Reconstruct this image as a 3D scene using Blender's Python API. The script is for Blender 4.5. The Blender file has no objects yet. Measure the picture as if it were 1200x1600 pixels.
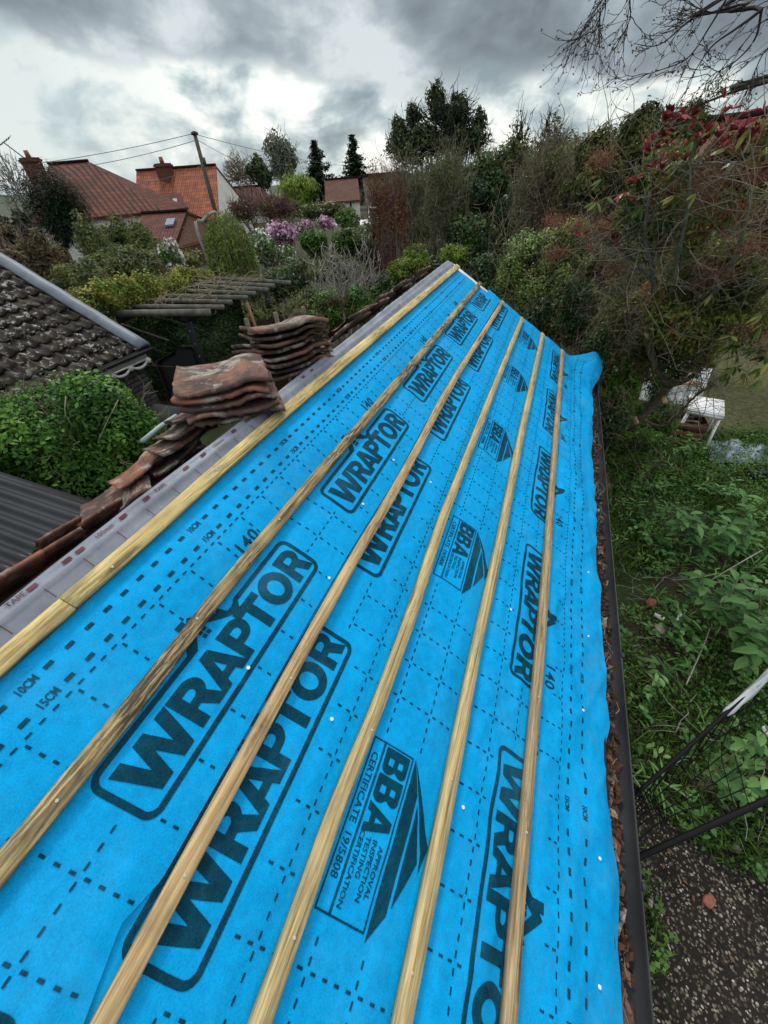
import bpy, bmesh, math, random
import numpy as np
from mathutils import Vector, Matrix
random.seed(7); RNG = np.random.default_rng(7)
sc = bpy.context.scene
col = sc.collection
# ------------------------------------------------------------------ camera
RC = np.array([[0.9327214458, -0.2034600283, 0.2977158400],
               [0.3568426712, 0.6396272877, -0.6808378961],
               [-0.0519038777, 0.7412698225, 0.6691973086]])
CAM = np.array([0.0, 0.0, 4.0])
cd = bpy.data.cameras.new('camera'); cam = bpy.data.objects.new('camera', cd); col.objects.link(cam)
m4 = Matrix.Identity(4)
for i in range(3):
    for j in range(3): m4[i][j] = RC[i, j]
    m4[i][3] = CAM[i]
cam.matrix_world = m4
cd.sensor_fit = 'VERTICAL'; cd.sensor_height = 24.0; cd.lens = 580 / 1600 * 24.0
cd.clip_start = 0.02; cd.clip_end = 3000
sc.camera = cam
sc.view_settings.view_transform = 'Standard'; sc.view_settings.look = 'None'
sc.view_settings.exposure = 0.0; sc.view_settings.gamma = 1.0
# ------------------------------------------------------------------ node helpers
def nn(nt, t, **kw):
    n = nt.nodes.new(t)
    for k, v in kw.items():
        if k == 'ins':
            for a, b in v.items(): n.inputs[a].default_value = b
        else: setattr(n, k, v)
    return n
def lk(nt, a, b): nt.links.new(a, b)
def ramp(nt, fac, stops, interp='LINEAR'):
    r = nt.nodes.new('ShaderNodeValToRGB'); cr = r.color_ramp; cr.interpolation = interp
    while len(cr.elements) < len(stops): cr.elements.new(0.5)
    for e, (p, c) in zip(cr.elements, stops):
        e.position = p; e.color = (*c, 1) if len(c) == 3 else c
    lk(nt, fac, r.inputs[0]); return r.outputs[0]
def mth(nt, op, a, b=None, c=None, clamp=False):
    n = nt.nodes.new('ShaderNodeMath'); n.operation = op; n.use_clamp = clamp
    for i, x in enumerate((a, b, c)):
        if x is None: continue
        if isinstance(x, (int, float)): n.inputs[i].default_value = x
        else: lk(nt, x, n.inputs[i])
    return n.outputs[0]
def mixc(nt, f, a, b, blend='MIX'):
    n = nt.nodes.new('ShaderNodeMix'); n.data_type = 'RGBA'; n.blend_type = blend
    for i, x in ((0, f), (6, a), (7, b)):
        if isinstance(x, (int, float)): n.inputs[i].default_value = x
        elif isinstance(x, tuple): n.inputs[i].default_value = (*x, 1) if len(x) == 3 else x
        else: lk(nt, x, n.inputs[i])
    return n.outputs[2]
def noise(nt, vec, scale, detail=4, rough=.55, dist=0.0):
    n = nn(nt, 'ShaderNodeTexNoise', ins={'Scale': scale, 'Detail': detail, 'Roughness': rough, 'Distortion': dist})
    if vec is not None: lk(nt, vec, n.inputs['Vector'])
    return n.outputs['Fac']
def mapping(nt, vec, scale=(1, 1, 1), rot=(0, 0, 0), loc=(0, 0, 0)):
    n = nn(nt, 'ShaderNodeMapping'); n.inputs['Scale'].default_value = scale
    n.inputs['Rotation'].default_value = rot; n.inputs['Location'].default_value = loc
    lk(nt, vec, n.inputs['Vector']); return n.outputs[0]
# ------------------------------------------------------------------ world
w = bpy.data.worlds.new('World'); sc.world = w; w.use_nodes = True
SUN_AZ, SUN_EL = math.radians(-30), math.radians(50)
def build_world():
    nt = w.node_tree; nt.nodes.clear()
    out = nn(nt, 'ShaderNodeOutputWorld'); bg = nn(nt, 'ShaderNodeBackground'); lk(nt, bg.outputs[0], out.inputs[0])
    sky = nn(nt, 'ShaderNodeTexSky', sky_type='NISHITA', sun_disc=False, sun_elevation=SUN_EL, sun_rotation=SUN_AZ)
    tc = nn(nt, 'ShaderNodeTexCoord'); sep = nn(nt, 'ShaderNodeSeparateXYZ'); lk(nt, tc.outputs['Generated'], sep.inputs[0])
    x, y, z = sep.outputs
    az = mth(nt, 'ARCTAN2', x, y); el = mth(nt, 'ARCSINE', z)
    # cloud layer coordinates: a ceiling seen in perspective
    inv = mth(nt, 'DIVIDE', 1.0, mth(nt, 'ADD', mth(nt, 'MAXIMUM', z, 0.0), 0.10))
    cx = mth(nt, 'MULTIPLY', x, inv); cy = mth(nt, 'MULTIPLY', y, inv)
    cv = nn(nt, 'ShaderNodeCombineXYZ'); lk(nt, cx, cv.inputs[0]); lk(nt, cy, cv.inputs[1]); cv.inputs[2].default_value = 3.3
    warp = nn(nt, 'ShaderNodeCombineXYZ')
    lk(nt, mth(nt, 'MULTIPLY', az, 1.0), warp.inputs[0]); lk(nt, mth(nt, 'MULTIPLY', el, 1.7), warp.inputs[1])
    n1 = noise(nt, cv.outputs[0], 0.55, 8, .58, .6)
    n2 = noise(nt, warp.outputs[0], 6.2, 10, .56, .2); n4 = noise(nt, mapping(nt, warp.outputs[0], (1, 1.5, 1), loc=(7.3, 2.1, 0)), 2.6, 5, .5, .3)
    n3 = noise(nt, warp.outputs[0], 2.3, 4, .5, .2)
    eld = mth(nt, 'MULTIPLY', el, 57.2958); azd = mth(nt, 'MULTIPLY', az, 57.2958)
    # dark ceiling whose ragged underside hangs lower towards the right
    edge = mth(nt, 'ADD', mth(nt, 'MULTIPLY', mth(nt, 'SUBTRACT', n3, .5), 13.0), mth(nt, 'MULTIPLY', mth(nt, 'SUBTRACT', n2, .5), 8.0))
    lean = mth(nt, 'MINIMUM', mth(nt, 'MAXIMUM', mth(nt, 'MULTIPLY', mth(nt, 'ADD', azd, 36.0), .125), -.6), 5.2)
    t = mth(nt, 'ADD', mth(nt, 'ADD', eld, edge), lean)
    dark = nn(nt, 'ShaderNodeMapRange', interpolation_type='SMOOTHSTEP', clamp=True)
    lk(nt, t, dark.inputs[0]); dark.inputs[1].default_value = 9.0; dark.inputs[2].default_value = 10.6
    bn = mth(nt, 'ADD', mth(nt, 'MULTIPLY', n2, .65), mth(nt, 'MULTIPLY', n4, .35))
    broken = ramp(nt, bn, [(.415, (.28, .35, .385)), (.47, (.44, .53, .56)), (.505, (.68, .77, .77)), (.55, (1.06, 1.09, 1.03))])
    pale = mixc(nt, .6, broken, (.60, .71, .72))
    lf = nn(nt, 'ShaderNodeMapRange', clamp=True); lk(nt, azd, lf.inputs[0]); lf.inputs[1].default_value = -40; lf.inputs[2].default_value = -52
    br = mixc(nt, lf.outputs[0], broken, pale)
    dk = ramp(nt, mth(nt, 'ADD', mth(nt, 'MULTIPLY', n3, .6), mth(nt, 'MULTIPLY', n2, .4)), [(.42, (.165, .195, .22)), (.49, (.27, .32, .35)), (.54, (.40, .465, .50)), (.60, (.72, .79, .80))])
    c = mixc(nt, dark.outputs[0], br, dk)
    # overhead (out of frame) the cloud is thin and bright
    top = nn(nt, 'ShaderNodeMapRange', interpolation_type='SMOOTHSTEP', clamp=True); lk(nt, eld, top.inputs[0]); top.inputs[1].default_value = 17; top.inputs[2].default_value = 38
    c = mixc(nt, top.outputs[0], c, (1.38, 1.47, 1.54))
    sk = mixc(nt, 1.0, sky.outputs[0], (.085, .085, .085), 'MULTIPLY')
    c = mixc(nt, .08, c, sk)
    lk(nt, c, bg.inputs[0]); bg.inputs[1].default_value = 1.0
build_world()
sd = bpy.data.lights.new('sun', 'SUN'); sd.energy = 2.0; sd.angle = math.radians(12); sd.color = (1, .96, .9)
sun = bpy.data.objects.new('sun', sd); col.objects.link(sun)
sdir = Vector((math.sin(SUN_AZ) * math.cos(SUN_EL), math.cos(SUN_AZ) * math.cos(SUN_EL), math.sin(SUN_EL)))
sun.rotation_euler = sdir.to_track_quat('Z', 'Y').to_euler()
# ------------------------------------------------------------------ geometry helpers
def ray(px, py):
    d = RC @ np.array([px - 600, 800 - py, -580.0]); return d / np.linalg.norm(d)
def at(px, py, dist):                    # point seen at a pixel, at a horizontal distance
    d = ray(px, py); return CAM + d * dist / math.hypot(d[0], d[1])
def onz(px, py, z):
    d = ray(px, py); return CAM + d * (z - 4) / d[2]
def onx(px, py, x):
    d = ray(px, py); return CAM + d * x / d[0]
def vn3(P, seed=0):                      # value noise, 0..1
    P = np.asarray(P, float); i = np.floor(P).astype(np.int64); f = P - i; f = f * f * (3 - 2 * f)
    def h(a, b, c):
        n = (a * 374761393 + b * 668265263 + c * 2147483647 + seed * 1274126177) & 0xffffffff
        n = ((n ^ (n >> 13)) * 1274126177) & 0xffffffff
        n = ((n ^ (n >> 16)) * 2246822519) & 0xffffffff
        return (n ^ (n >> 15)).astype(float) / 4294967295.0
    r = 0
    for dx in (0, 1):
        for dy in (0, 1):
            for dz in (0, 1):
                wt = (f[..., 0] if dx else 1 - f[..., 0]) * (f[..., 1] if dy else 1 - f[..., 1]) * (f[..., 2] if dz else 1 - f[..., 2])
                r = r + wt * h(i[..., 0] + dx, i[..., 1] + dy, i[..., 2] + dz)
    return r
def fbm(P, o=3, seed=0):
    s = 0; a = .5; t = 0
    for k in range(o): s = s + a * vn3(np.asarray(P) * 2 ** k, seed + k * 17); t += a; a *= .5
    return s / t
def mesh_np(name, V, F, mats, mi=None, smooth=False, tone=None, uv=None):
    V = np.asarray(V, np.float32).reshape(-1, 3)
    if isinstance(F, np.ndarray): Fl = F.reshape(-1); tot = np.full(len(F), F.shape[1])
    else: Fl = np.array([i for f in F for i in f]); tot = np.array([len(f) for f in F])
    me = bpy.data.meshes.new(name)
    me.vertices.add(len(V)); me.vertices.foreach_set('co', V.reshape(-1))
    me.loops.add(len(Fl)); me.loops.foreach_set('vertex_index', Fl.astype(np.int32))
    me.polygons.add(len(tot)); st = np.concatenate([[0], np.cumsum(tot)[:-1]])
    me.polygons.foreach_set('loop_start', st.astype(np.int32)); me.polygons.foreach_set('loop_total', tot.astype(np.int32))
    for m in (mats if isinstance(mats, (list, tuple)) else [mats]): me.materials.append(m)
    if mi is not None: me.polygons.foreach_set('material_index', np.asarray(mi, np.int32))
    if smooth: me.polygons.foreach_set('use_smooth', np.ones(len(tot), bool))
    if tone is not None:
        a = me.attributes.new('tone', 'FLOAT', 'FACE'); a.data.foreach_set('value', np.asarray(tone, np.float32))
    if uv is not None:
        l = me.uv_layers.new(name='UVMap'); l.data.foreach_set('uv', np.asarray(uv, np.float32).reshape(-1))
    me.update(calc_edges=True); me.validate(); return me
def setp(o, label=None, cat=None, group=None, kind=None):
    if label: o['label'] = label
    if cat: o['category'] = cat
    if group: o['group'] = group
    if kind: o['kind'] = kind
    return o
def thing(name, label, cat, loc, group=None):
    o = bpy.data.objects.new(name, None); o.empty_display_size = .1; col.objects.link(o); o.location = loc
    return setp(o, label, cat, group)
def wloc(p):
    v = np.zeros(3)
    while p is not None: v = v + np.array(p.location); p = p.parent
    return v
def mk(name, V, F, mat, parent=None, origin=None, **kw):   # V in world coordinates
    V = np.asarray(V, float).reshape(-1, 3)
    if origin is None: origin = wloc(parent) if parent is not None else np.array([V[:, 0].mean(), V[:, 1].mean(), V[:, 2].min()])
    me = mesh_np(name, V - origin, F, mat, **kw)
    o = bpy.data.objects.new(name, me); col.objects.link(o)
    if parent is not None: o.parent = parent; o.location = np.array(origin) - wloc(parent)
    else: o.location = origin
    return o
class MB:                                 # small mesh collector (world coordinates)
    def __init__(s): s.V = []; s.F = []; s.M = []
    def add(s, V, F, mi=0):
        b = len(s.V); s.V += [tuple(v) for v in V]
        for f in F: s.F.append([b + i for i in f]); s.M.append(mi)
    def box(s, c, size, rot=None, mi=0):
        hx, hy, hz = [q / 2 for q in size]
        P = [(-hx, -hy, -hz), (hx, -hy, -hz), (hx, hy, -hz), (-hx, hy, -hz), (-hx, -hy, hz), (hx, -hy, hz), (hx, hy, hz), (-hx, hy, hz)]
        M = rot if rot is not None else Matrix.Identity(3); c = Vector(c)
        s.add([M @ Vector(p) + c for p in P], [(0, 3, 2, 1), (4, 5, 6, 7), (0, 1, 5, 4), (1, 2, 6, 5), (2, 3, 7, 6), (3, 0, 4, 7)], mi)
    def bar(s, a, b, wd, ht, up=(0, 0, 1), mi=0):
        a = Vector(a); b = Vector(b); d = (b - a); L = d.length; d.normalize(); sd_ = d.cross(Vector(up)).normalized(); u = sd_.cross(d)
        M = Matrix((d, sd_, u)).transposed(); s.box((a + b) / 2, (L, wd, ht), M, mi)
    def build(s, name, mat, parent=None, **kw):
        if isinstance(mat, (list, tuple)): kw['mi'] = s.M
        return mk(name, s.V, s.F, mat, parent, **kw)
def tubes(polys, radii, sides=5, taper=None):
    """polys: (N,K,3) world; radii (N,K) -> V, F"""
    P = np.asarray(polys, float); N, K, _ = P.shape; r = np.asarray(radii, float)
    T = np.gradient(P, axis=1); T /= np.linalg.norm(T, axis=2, keepdims=True) + 1e-9
    ref = np.where(np.abs(T[..., 2:3]) > .9, np.array([1., 0, 0]), np.array([0, 0, 1.]))
    A = np.cross(T, ref); A /= np.linalg.norm(A, axis=2, keepdims=True) + 1e-9; B = np.cross(T, A)
    ang = np.arange(sides) * 2 * math.pi / sides
    V = P[:, :, None, :] + r[:, :, None, None] * (A[:, :, None, :] * np.cos(ang)[None, None, :, None] + B[:, :, None, :] * np.sin(ang)[None, None, :, None])
    idx = np.arange(N * K * sides).reshape(N, K, sides)
    a = idx[:, :-1, :]; b = np.roll(idx, -1, axis=2)[:, :-1, :]; c = np.roll(idx, -1, axis=2)[:, 1:, :]; d = idx[:, 1:, :]
    F = np.stack([a, b, c, d], -1).reshape(-1, 4)
    return V.reshape(-1, 3), F
def tube_obj(name, pts, rad, mat, parent=None, sides=8, n=None, **kw):
    pts = np.asarray(pts, float)
    if n: pts, = [np.stack([cr(pts[:, i], n) for i in range(3)], 1)]
    rad = np.interp(np.linspace(0, 1, len(pts)), np.linspace(0, 1, len(np.atleast_1d(rad))), np.atleast_1d(rad))
    V, F = tubes(pts[None], rad[None], sides)
    F = [list(f) for f in F] + [list(range(sides))[::-1], list(range(len(V) - sides, len(V)))]
    return mk(name, V, F, mat, parent, smooth=False, **kw)
def cr(a, n):                            # smooth resample (Catmull-Rom)
    a = np.asarray(a, float); k = len(a); t = np.linspace(0, k - 1, n); i = np.clip(np.floor(t).astype(int), 0, k - 2); f = t - i
    p0 = a[np.maximum(i - 1, 0)]; p1 = a[i]; p2 = a[i + 1]; p3 = a[np.minimum(i + 2, k - 1)]
    return .5 * ((2 * p1) + (-p0 + p2) * f + (2 * p0 - 5 * p1 + 4 * p2 - p3) * f ** 2 + (-p0 + 3 * p1 - 3 * p2 + p3) * f ** 3)
# ------------------------------------------------------------------ materials
def mat(name):
    m = bpy.data.materials.new(name); m.use_nodes = True; nt = m.node_tree; p = nt.nodes['Principled BSDF']; p.inputs['Specular IOR Level'].default_value = .18
    return m, nt, p
def bump(nt, p, h, dist, strength=1.0):
    b = nn(nt, 'ShaderNodeBump', ins={'Strength': strength, 'Distance': dist}); lk(nt, h, b.inputs['Height']); lk(nt, b.outputs[0], p.inputs['Normal'])
def simple(name, c, rough=.7, var=.25, sc_=8, bmp=0.0, c2=None, metallic=0, coord='Object'):
    m, nt, p = mat(name); tc = nn(nt, 'ShaderNodeTexCoord'); v = tc.outputs[coord]
    f = noise(nt, v, sc_, 6)
    c2 = c2 or tuple(q * (1 - var) for q in c)
    cc = ramp(nt, f, [(.35, c2), (.65, c)])
    lk(nt, cc, p.inputs['Base Color']); p.inputs['Roughness'].default_value = rough; p.inputs['Metallic'].default_value = metallic
    if bmp: bump(nt, p, noise(nt, v, sc_ * 4, 4), bmp)
    return m
def leafmat(name, stops, rough=.5, trans=.25):
    m, nt, p = mat(name); a = nn(nt, 'ShaderNodeAttribute', attribute_name='tone')
    c = ramp(nt, a.outputs['Fac'], stops); lk(nt, c, p.inputs['Base Color'])
    p.inputs['Roughness'].default_value = rough; p.inputs['Specular IOR Level'].default_value = .14
    if trans:
        t = nn(nt, 'ShaderNodeBsdfTranslucent'); lk(nt, c, t.inputs[0]); mx = nn(nt, 'ShaderNodeMixShader'); mx.inputs[0].default_value = trans
        lk(nt, p.outputs[0], mx.inputs[1]); lk(nt, t.outputs[0], mx.inputs[2]); lk(nt, mx.outputs[0], nt.nodes['Material Output'].inputs[0])
    return m
def felt_mat(name, c, c2, ink=None):
    m, nt, p = mat(name); tc = nn(nt, 'ShaderNodeTexCoord'); v = tc.outputs['UV']
    fine = noise(nt, v, 260, 3, .7); mid = noise(nt, v, 34, 5, .7); big = noise(nt, v, 2.2, 4, .6)
    f = mth(nt, 'ADD', mth(nt, 'MULTIPLY', fine, .45), mth(nt, 'ADD', mth(nt, 'MULTIPLY', mid, .35), mth(nt, 'MULTIPLY', big, .2)))
    cc = ramp(nt, f, [(.41, c2), (.58, c)])
    # faint soiling near the lower edge
    dn = noise(nt, v, 7, 6, .7); sp = nn(nt, 'ShaderNodeSeparateXYZ'); lk(nt, v, sp.inputs[0])
    lo = nn(nt, 'ShaderNodeMapRange', clamp=True); lk(nt, sp.outputs[1], lo.inputs[0]); lo.inputs[1].default_value = .95; lo.inputs[2].default_value = 1.45
    sm = ramp(nt, noise(nt, v, 3.1, 7, .72, .6), [(.50, (0, 0, 0)), (.66, (.13, .13, .13))]); cc = mixc(nt, sm, cc, (.09, .33, .50))
    d = mth(nt, 'MULTIPLY', lo.outputs[0], ramp(nt, dn, [(.5, (0, 0, 0)), (.7, (.45, .45, .45))]))
    cc = mixc(nt, d, cc, (.06, .20, .24))
    lk(nt, cc, p.inputs['Base Color']); p.inputs['Roughness'].default_value = .7; p.inputs['Specular IOR Level'].default_value = .10
    wv = nn(nt, 'ShaderNodeTexWave', ins={'Scale': 150, 'Distortion': .4}); lk(nt, mapping(nt, v, rot=(0, 0, .78)), wv.inputs['Vector'])
    bump(nt, p, mth(nt, 'ADD', fine, mth(nt, 'ADD', mth(nt, 'MULTIPLY', wv.outputs['Fac'], .25), mth(nt, 'MULTIPLY', mid, 1.5))), .0012, .5)
    return m
M = {}
M['felt'] = felt_mat('blue_membrane', (.0, .340, .70), (.0, .228, .49))
M['ink'] = felt_mat('membrane_print', (.0, .056, .092), (.0, .022, .040))
def membrane_grey():
    m, nt, p = mat('grey_membrane'); tc = nn(nt, 'ShaderNodeTexCoord'); v = tc.outputs['Object']
    f = noise(nt, v, 6, 6, .7); c = ramp(nt, f, [(.3, (.125, .140, .168)), (.7, (.235, .255, .295))])
    lk(nt, c, p.inputs['Base Color']); p.inputs['Roughness'].default_value = .45
    bump(nt, p, noise(nt, v, 25, 4), .004, .6); return m
M['grey'] = membrane_grey()
M['maroon'] = simple('maroon_print', (.13, .035, .045), .6, .3, 40)
def wood(name, light, dark, mould=.5, mcol=(.035, .032, .028), green=.0):
    m, nt, p = mat(name); tc = nn(nt, 'ShaderNodeTexCoord'); v = tc.outputs['Object']
    oi = nn(nt, 'ShaderNodeObjectInfo'); off = nn(nt, 'ShaderNodeVectorMath', operation='SCALE'); 
    cb = nn(nt, 'ShaderNodeCombineXYZ'); lk(nt, oi.outputs['Random'], cb.inputs[0]); lk(nt, oi.outputs['Random'], cb.inputs[1]); lk(nt, cb.outputs[0], off.inputs[0]); off.inputs['Scale'].default_value = 37.0
    ad = nn(nt, 'ShaderNodeVectorMath', operation='ADD'); lk(nt, v, ad.inputs[0]); lk(nt, off.outputs[0], ad.inputs[1]); v = ad.outputs[0]
    g = noise(nt, mapping(nt, v, (2.0, 75, 75)), 1.6, 7, .68, .25)
    g2 = noise(nt, mapping(nt, v, (5, 170, 170)), 1.0, 3, .6)
    gr = mth(nt, 'ADD', mth(nt, 'MULTIPLY', g, .7), mth(nt, 'MULTIPLY', g2, .3))
    c = ramp(nt, gr, [(.34, tuple(q * .35 for q in dark)), (.44, dark), (.56, light)])
    # knots
    vo = nn(nt, 'ShaderNodeTexVoronoi', ins={'Scale': 2.0}); lk(nt, mapping(nt, v, (1.25, 11, 4)), vo.inputs['Vector'])
    kd = mth(nt, 'ADD', vo.outputs['Distance'], mth(nt, 'MULTIPLY', noise(nt, v, 60, 2), .10))
    k = ramp(nt, kd, [(.15, (1, 1, 1)), (.26, (0, 0, 0))])
    c = mixc(nt, mth(nt, 'MULTIPLY', k, .75), c, (.075, .042, .02))
    mo = noise(nt, mapping(nt, v, (8, 100, 100)), 1.5, 7, .72, .15); mo2 = noise(nt, v, 3.4, 4, .65)
    mf = mth(nt, 'MULTIPLY', ramp(nt, mo, [(.42, (0, 0, 0)), (.53, (1, 1, 1))]), ramp(nt, mo2, [(.36, (.12, .12, .12)), (.56, (1, 1, 1))]))
    c = mixc(nt, mth(nt, 'MULTIPLY', mf, mould), c, mcol)
    lk(nt, c, p.inputs['Base Color']); p.inputs['Roughness'].default_value = .72
    bump(nt, p, gr, .0022, .8); return m
M['batten_pale'] = wood('pale_yellow_batten', (.66, .52, .22), (.46, .33, .13), .58, (.07, .055, .035))
M['batten_stained'] = wood('stained_batten', (.46, .35, .165), (.27, .19, .085), .92)
M['batten_warm'] = wood('warm_batten', (.56, .40, .20), (.36, .235, .105), .50)
M['batten_knotty'] = wood('knotty_batten', (.56, .44, .21), (.37, .27, .12), .34)
M['batten_brown'] = wood('brown_batten', (.46, .34, .18), (.30, .21, .11), .45)
M['verge'] = simple('verge_board_paint', (.62, .60, .57), .6, .25, 9, .001)
M['nail'] = simple('zinc_nail', (.50, .48, .42), .4, .2, 20)
M['gutter'] = simple('black_gutter_plastic', (.040, .041, .043), .42, .35, 5)
M['dark_wood'] = simple('old_fascia', (.03, .028, .025), .8, .3, 8)  # old timber in one even, very dark colour
M['brick'] = None
def brick_mat(name, c1, c2, mortar, scale=1.0, coord='Object'):
    m, nt, p = mat(name); tc = nn(nt, 'ShaderNodeTexCoord'); v = tc.outputs['UV']
    b = nn(nt, 'ShaderNodeTexBrick', ins={'Scale': scale, 'Mortar Size': .012, 'Brick Width': .225, 'Row Height': .075, 'Bias': 0.0})
    b.inputs['Color1'].default_value = (*c1, 1); b.inputs['Color2'].default_value = (*c2, 1); b.inputs['Mortar'].default_value = (*mortar, 1)
    lk(nt, v, b.inputs['Vector']); n = noise(nt, v, 12, 6, .7)
    c = mixc(nt, .5, b.outputs['Color'], ramp(nt, n, [(.3, (.35, .35, .35)), (.7, (1.1, 1.1, 1.1))]), 'MULTIPLY')
    lk(nt, c, p.inputs['Base Color']); p.inputs['Roughness'].default_value = .9
    bump(nt, p, mth(nt, 'SUBTRACT', mth(nt, 'MULTIPLY', n, .5), b.outputs['Fac']), .006); return m
M['brick'] = brick_mat('red_brick', (.19, .07, .04), (.12, .045, .03), (.085, .065, .05))
M['brick_grey'] = brick_mat('grey_brick', (.11, .095, .09), (.06, .055, .055), (.03, .03, .03))
def uvquad(V4):                          # planar uv for a quad/poly in metres
    V = [Vector(v) for v in V4]; n = (V[1] - V[0]).cross(V[2] - V[0]).normalized()
    a = Vector((0, 0, 1)).cross(n)
    a = a.normalized() if a.length > 1e-3 else Vector((1, 0, 0)); b = n.cross(a)
    return [(v.dot(a), v.dot(b)) for v in V]
def polys_obj(name, polys, mats, parent=None, mi=None, **kw):     # list of polygons (world pts)
    V = []; F = []; UV = []
    for P in polys:
        b = len(V); V += [tuple(q) for q in P]; F.append(list(range(b, b + len(P)))); UV += uvquad(P)
    return mk(name, V, F, mats, parent, uv=UV, mi=mi, **kw)
def boxpolys(x0, x1, y0, y1, z0, z1):
    return [[(x0, y0, z0), (x1, y0, z0), (x1, y0, z1), (x0, y0, z1)], [(x1, y0, z0), (x1, y1, z0), (x1, y1, z1), (x1, y0, z1)],
            [(x1, y1, z0), (x0, y1, z0), (x0, y1, z1), (x1, y1, z1)], [(x0, y1, z0), (x0, y0, z0), (x0, y0, z1), (x0, y1, z1)],
            [(x0, y0, z1), (x1, y0, z1), (x1, y1, z1), (x0, y1, z1)]]
# ------------------------------------------------------------------ the roof plane
D2 = np.array([.82239, 0, -.56893]); NU = np.array([.56893, 0, .82239]); YD = np.array([0, 1., 0]); PD = 1.0973
def RP(u, v, h=0.0):
    u = np.asarray(u, float); v = np.asarray(v, float); h = np.asarray(h, float)
    return CAM + u[..., None] * YD + v[..., None] * D2 + (h - PD)[..., None] * NU
BAT = [(-.340, .044), (-.080, .040), (.200, .038), (.466, .038), (.770, .040), (1.063, .038)]    # centre v, width
BU = [-.9, -.3, -.05, .1, .4, .75, 1.2, 2.2, 3.4, 4.6]
BPATH = [[-.337, -.338, -.340, -.341, -.342, -.350, -.354, -.352, -.349, -.347], [-.074, -.076, -.078, -.080, -.090, -.093, -.088, -.083, -.082, -.076],
         [.222, .211, .203, .200, .194, .192, .198, .182, .200, .218], [.474, .472, .467, .462, .471, .468, .452, .458, .470, .484],
         [.776, .774, .773, .773, .768, .762, .768, .760, .764, .766], [1.066, 1.064, 1.062, 1.060, 1.062, 1.066, 1.066, 1.058, 1.054, 1.052]]
def bc(i, u): return cr(np.array(BPATH[i]), 200)[np.clip(np.round((np.interp(u, BU, np.arange(len(BU)))) / (len(BU) - 1) * 199).astype(int), 0, 199)]
def hf(u, v):                            # shape of the membrane between and below the battens
    u = np.asarray(u, float); v = np.asarray(v, float)
    z = np.zeros_like(u)
    P = np.stack([u * 2.1, v * 4.0, z], -1)
    a = fbm(P, 3, 3) - .5
    P2 = np.stack([u * 5.5 + v * 3, v * 7.0 - u * 1.5, z + 5], -1); b = np.abs(fbm(P2, 2, 9) - .5)
    lowr = np.clip((v - .55) / .6, 0, 1)
    dmin = np.full_like(u, 9.0)
    for c, wd in BAT: dmin = np.minimum(dmin, np.abs(v - c))
    press = np.clip((dmin - .02) / .07, 0, 1); press = press * press * (3 - 2 * press)
    cr_ = np.abs(fbm(np.stack([u * 3.2 - v * 4.5, v * 2.2 + u * 1.2, z + 9], -1), 2, 33) - .5); crease = np.exp(-(cr_ / .06) ** 2)
    b = np.sqrt(b * b + .0009)
    h = press * (.017 * a + .006 + .008 * (b - .12) + .0018 * crease) + lowr * press * (.030 * (b - .12) + .026 * a + .002 * crease)
    # pleats that run down the slope near the eaves
    pl = np.sin(u * 9.0 + 2.2 * np.sin(u * 2.3) + v * 2.0)
    h = h + np.clip((v - 1.12) / .3, 0, 1) * (.003 * pl + .010 * (vn3(np.stack([u * 2.6, v * 2, z], -1), 21) - .5))
    return h
def hf2(u, v):
    h = hf(u, v)
    h = h - .6 * np.clip(v - 1.42, 0, 1) ** 1.5            # falls over the fascia
    e = np.clip((u - 4.15) / .55, 0, 1) * np.clip((v - 1.15) / .3, 0, 1)
    return h + .12 * e * e * (3 - 2 * e)
def hf1(u, v):
    return hf(u, v) + .0035 + .005 * np.clip((v - .10) / .06, 0, 1) * .8 + 0 * vn3(np.stack([np.asarray(u) * 4, np.asarray(v) * 0, np.asarray(v) * 0], -1), 4)
UEND = lambda v: 4.30 + .16 * (v + .3)
def sheet(name, parent, u0, v0f, v1f, uend, hfun, nu, nv):
    s = np.linspace(0, 1, nu); t = np.linspace(0, 1, nv)
    U = np.zeros((nu, nv)); Vv = np.zeros((nu, nv))
    for j, tt in enumerate(t):
        ua = u0 + (4.5 - u0) * s
        vj = v0f(ua) * (1 - tt) + v1f(ua) * tt
        ue = uend(vj); U[:, j] = u0 + (ue - u0) * s
        Vv[:, j] = v0f(U[:, j]) * (1 - tt) + v1f(U[:, j]) * tt
    H = hfun(U, Vv); P = RP(U, Vv, H)
    idx = np.arange(nu * nv).reshape(nu, nv)
    F = np.stack([idx[:-1, :-1], idx[:-1, 1:], idx[1:, 1:], idx[1:, :-1]], -1).reshape(-1, 4)
    uvv = np.stack([U, Vv], -1).reshape(-1, 2)
    return P.reshape(-1, 3), F, uvv
# ---------- printing: outlines in a local frame (x reading direction, y up) turned into faces lying on the membrane
GL = {}
def arc(cx, cy, rx, ry, a0, a1, n=10):
    return [(cx + rx * math.cos(math.radians(a0 + (a1 - a0) * i / n)), cy + ry * math.sin(math.radians(a0 + (a1 - a0) * i / n))) for i in range(n + 1)]
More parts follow.
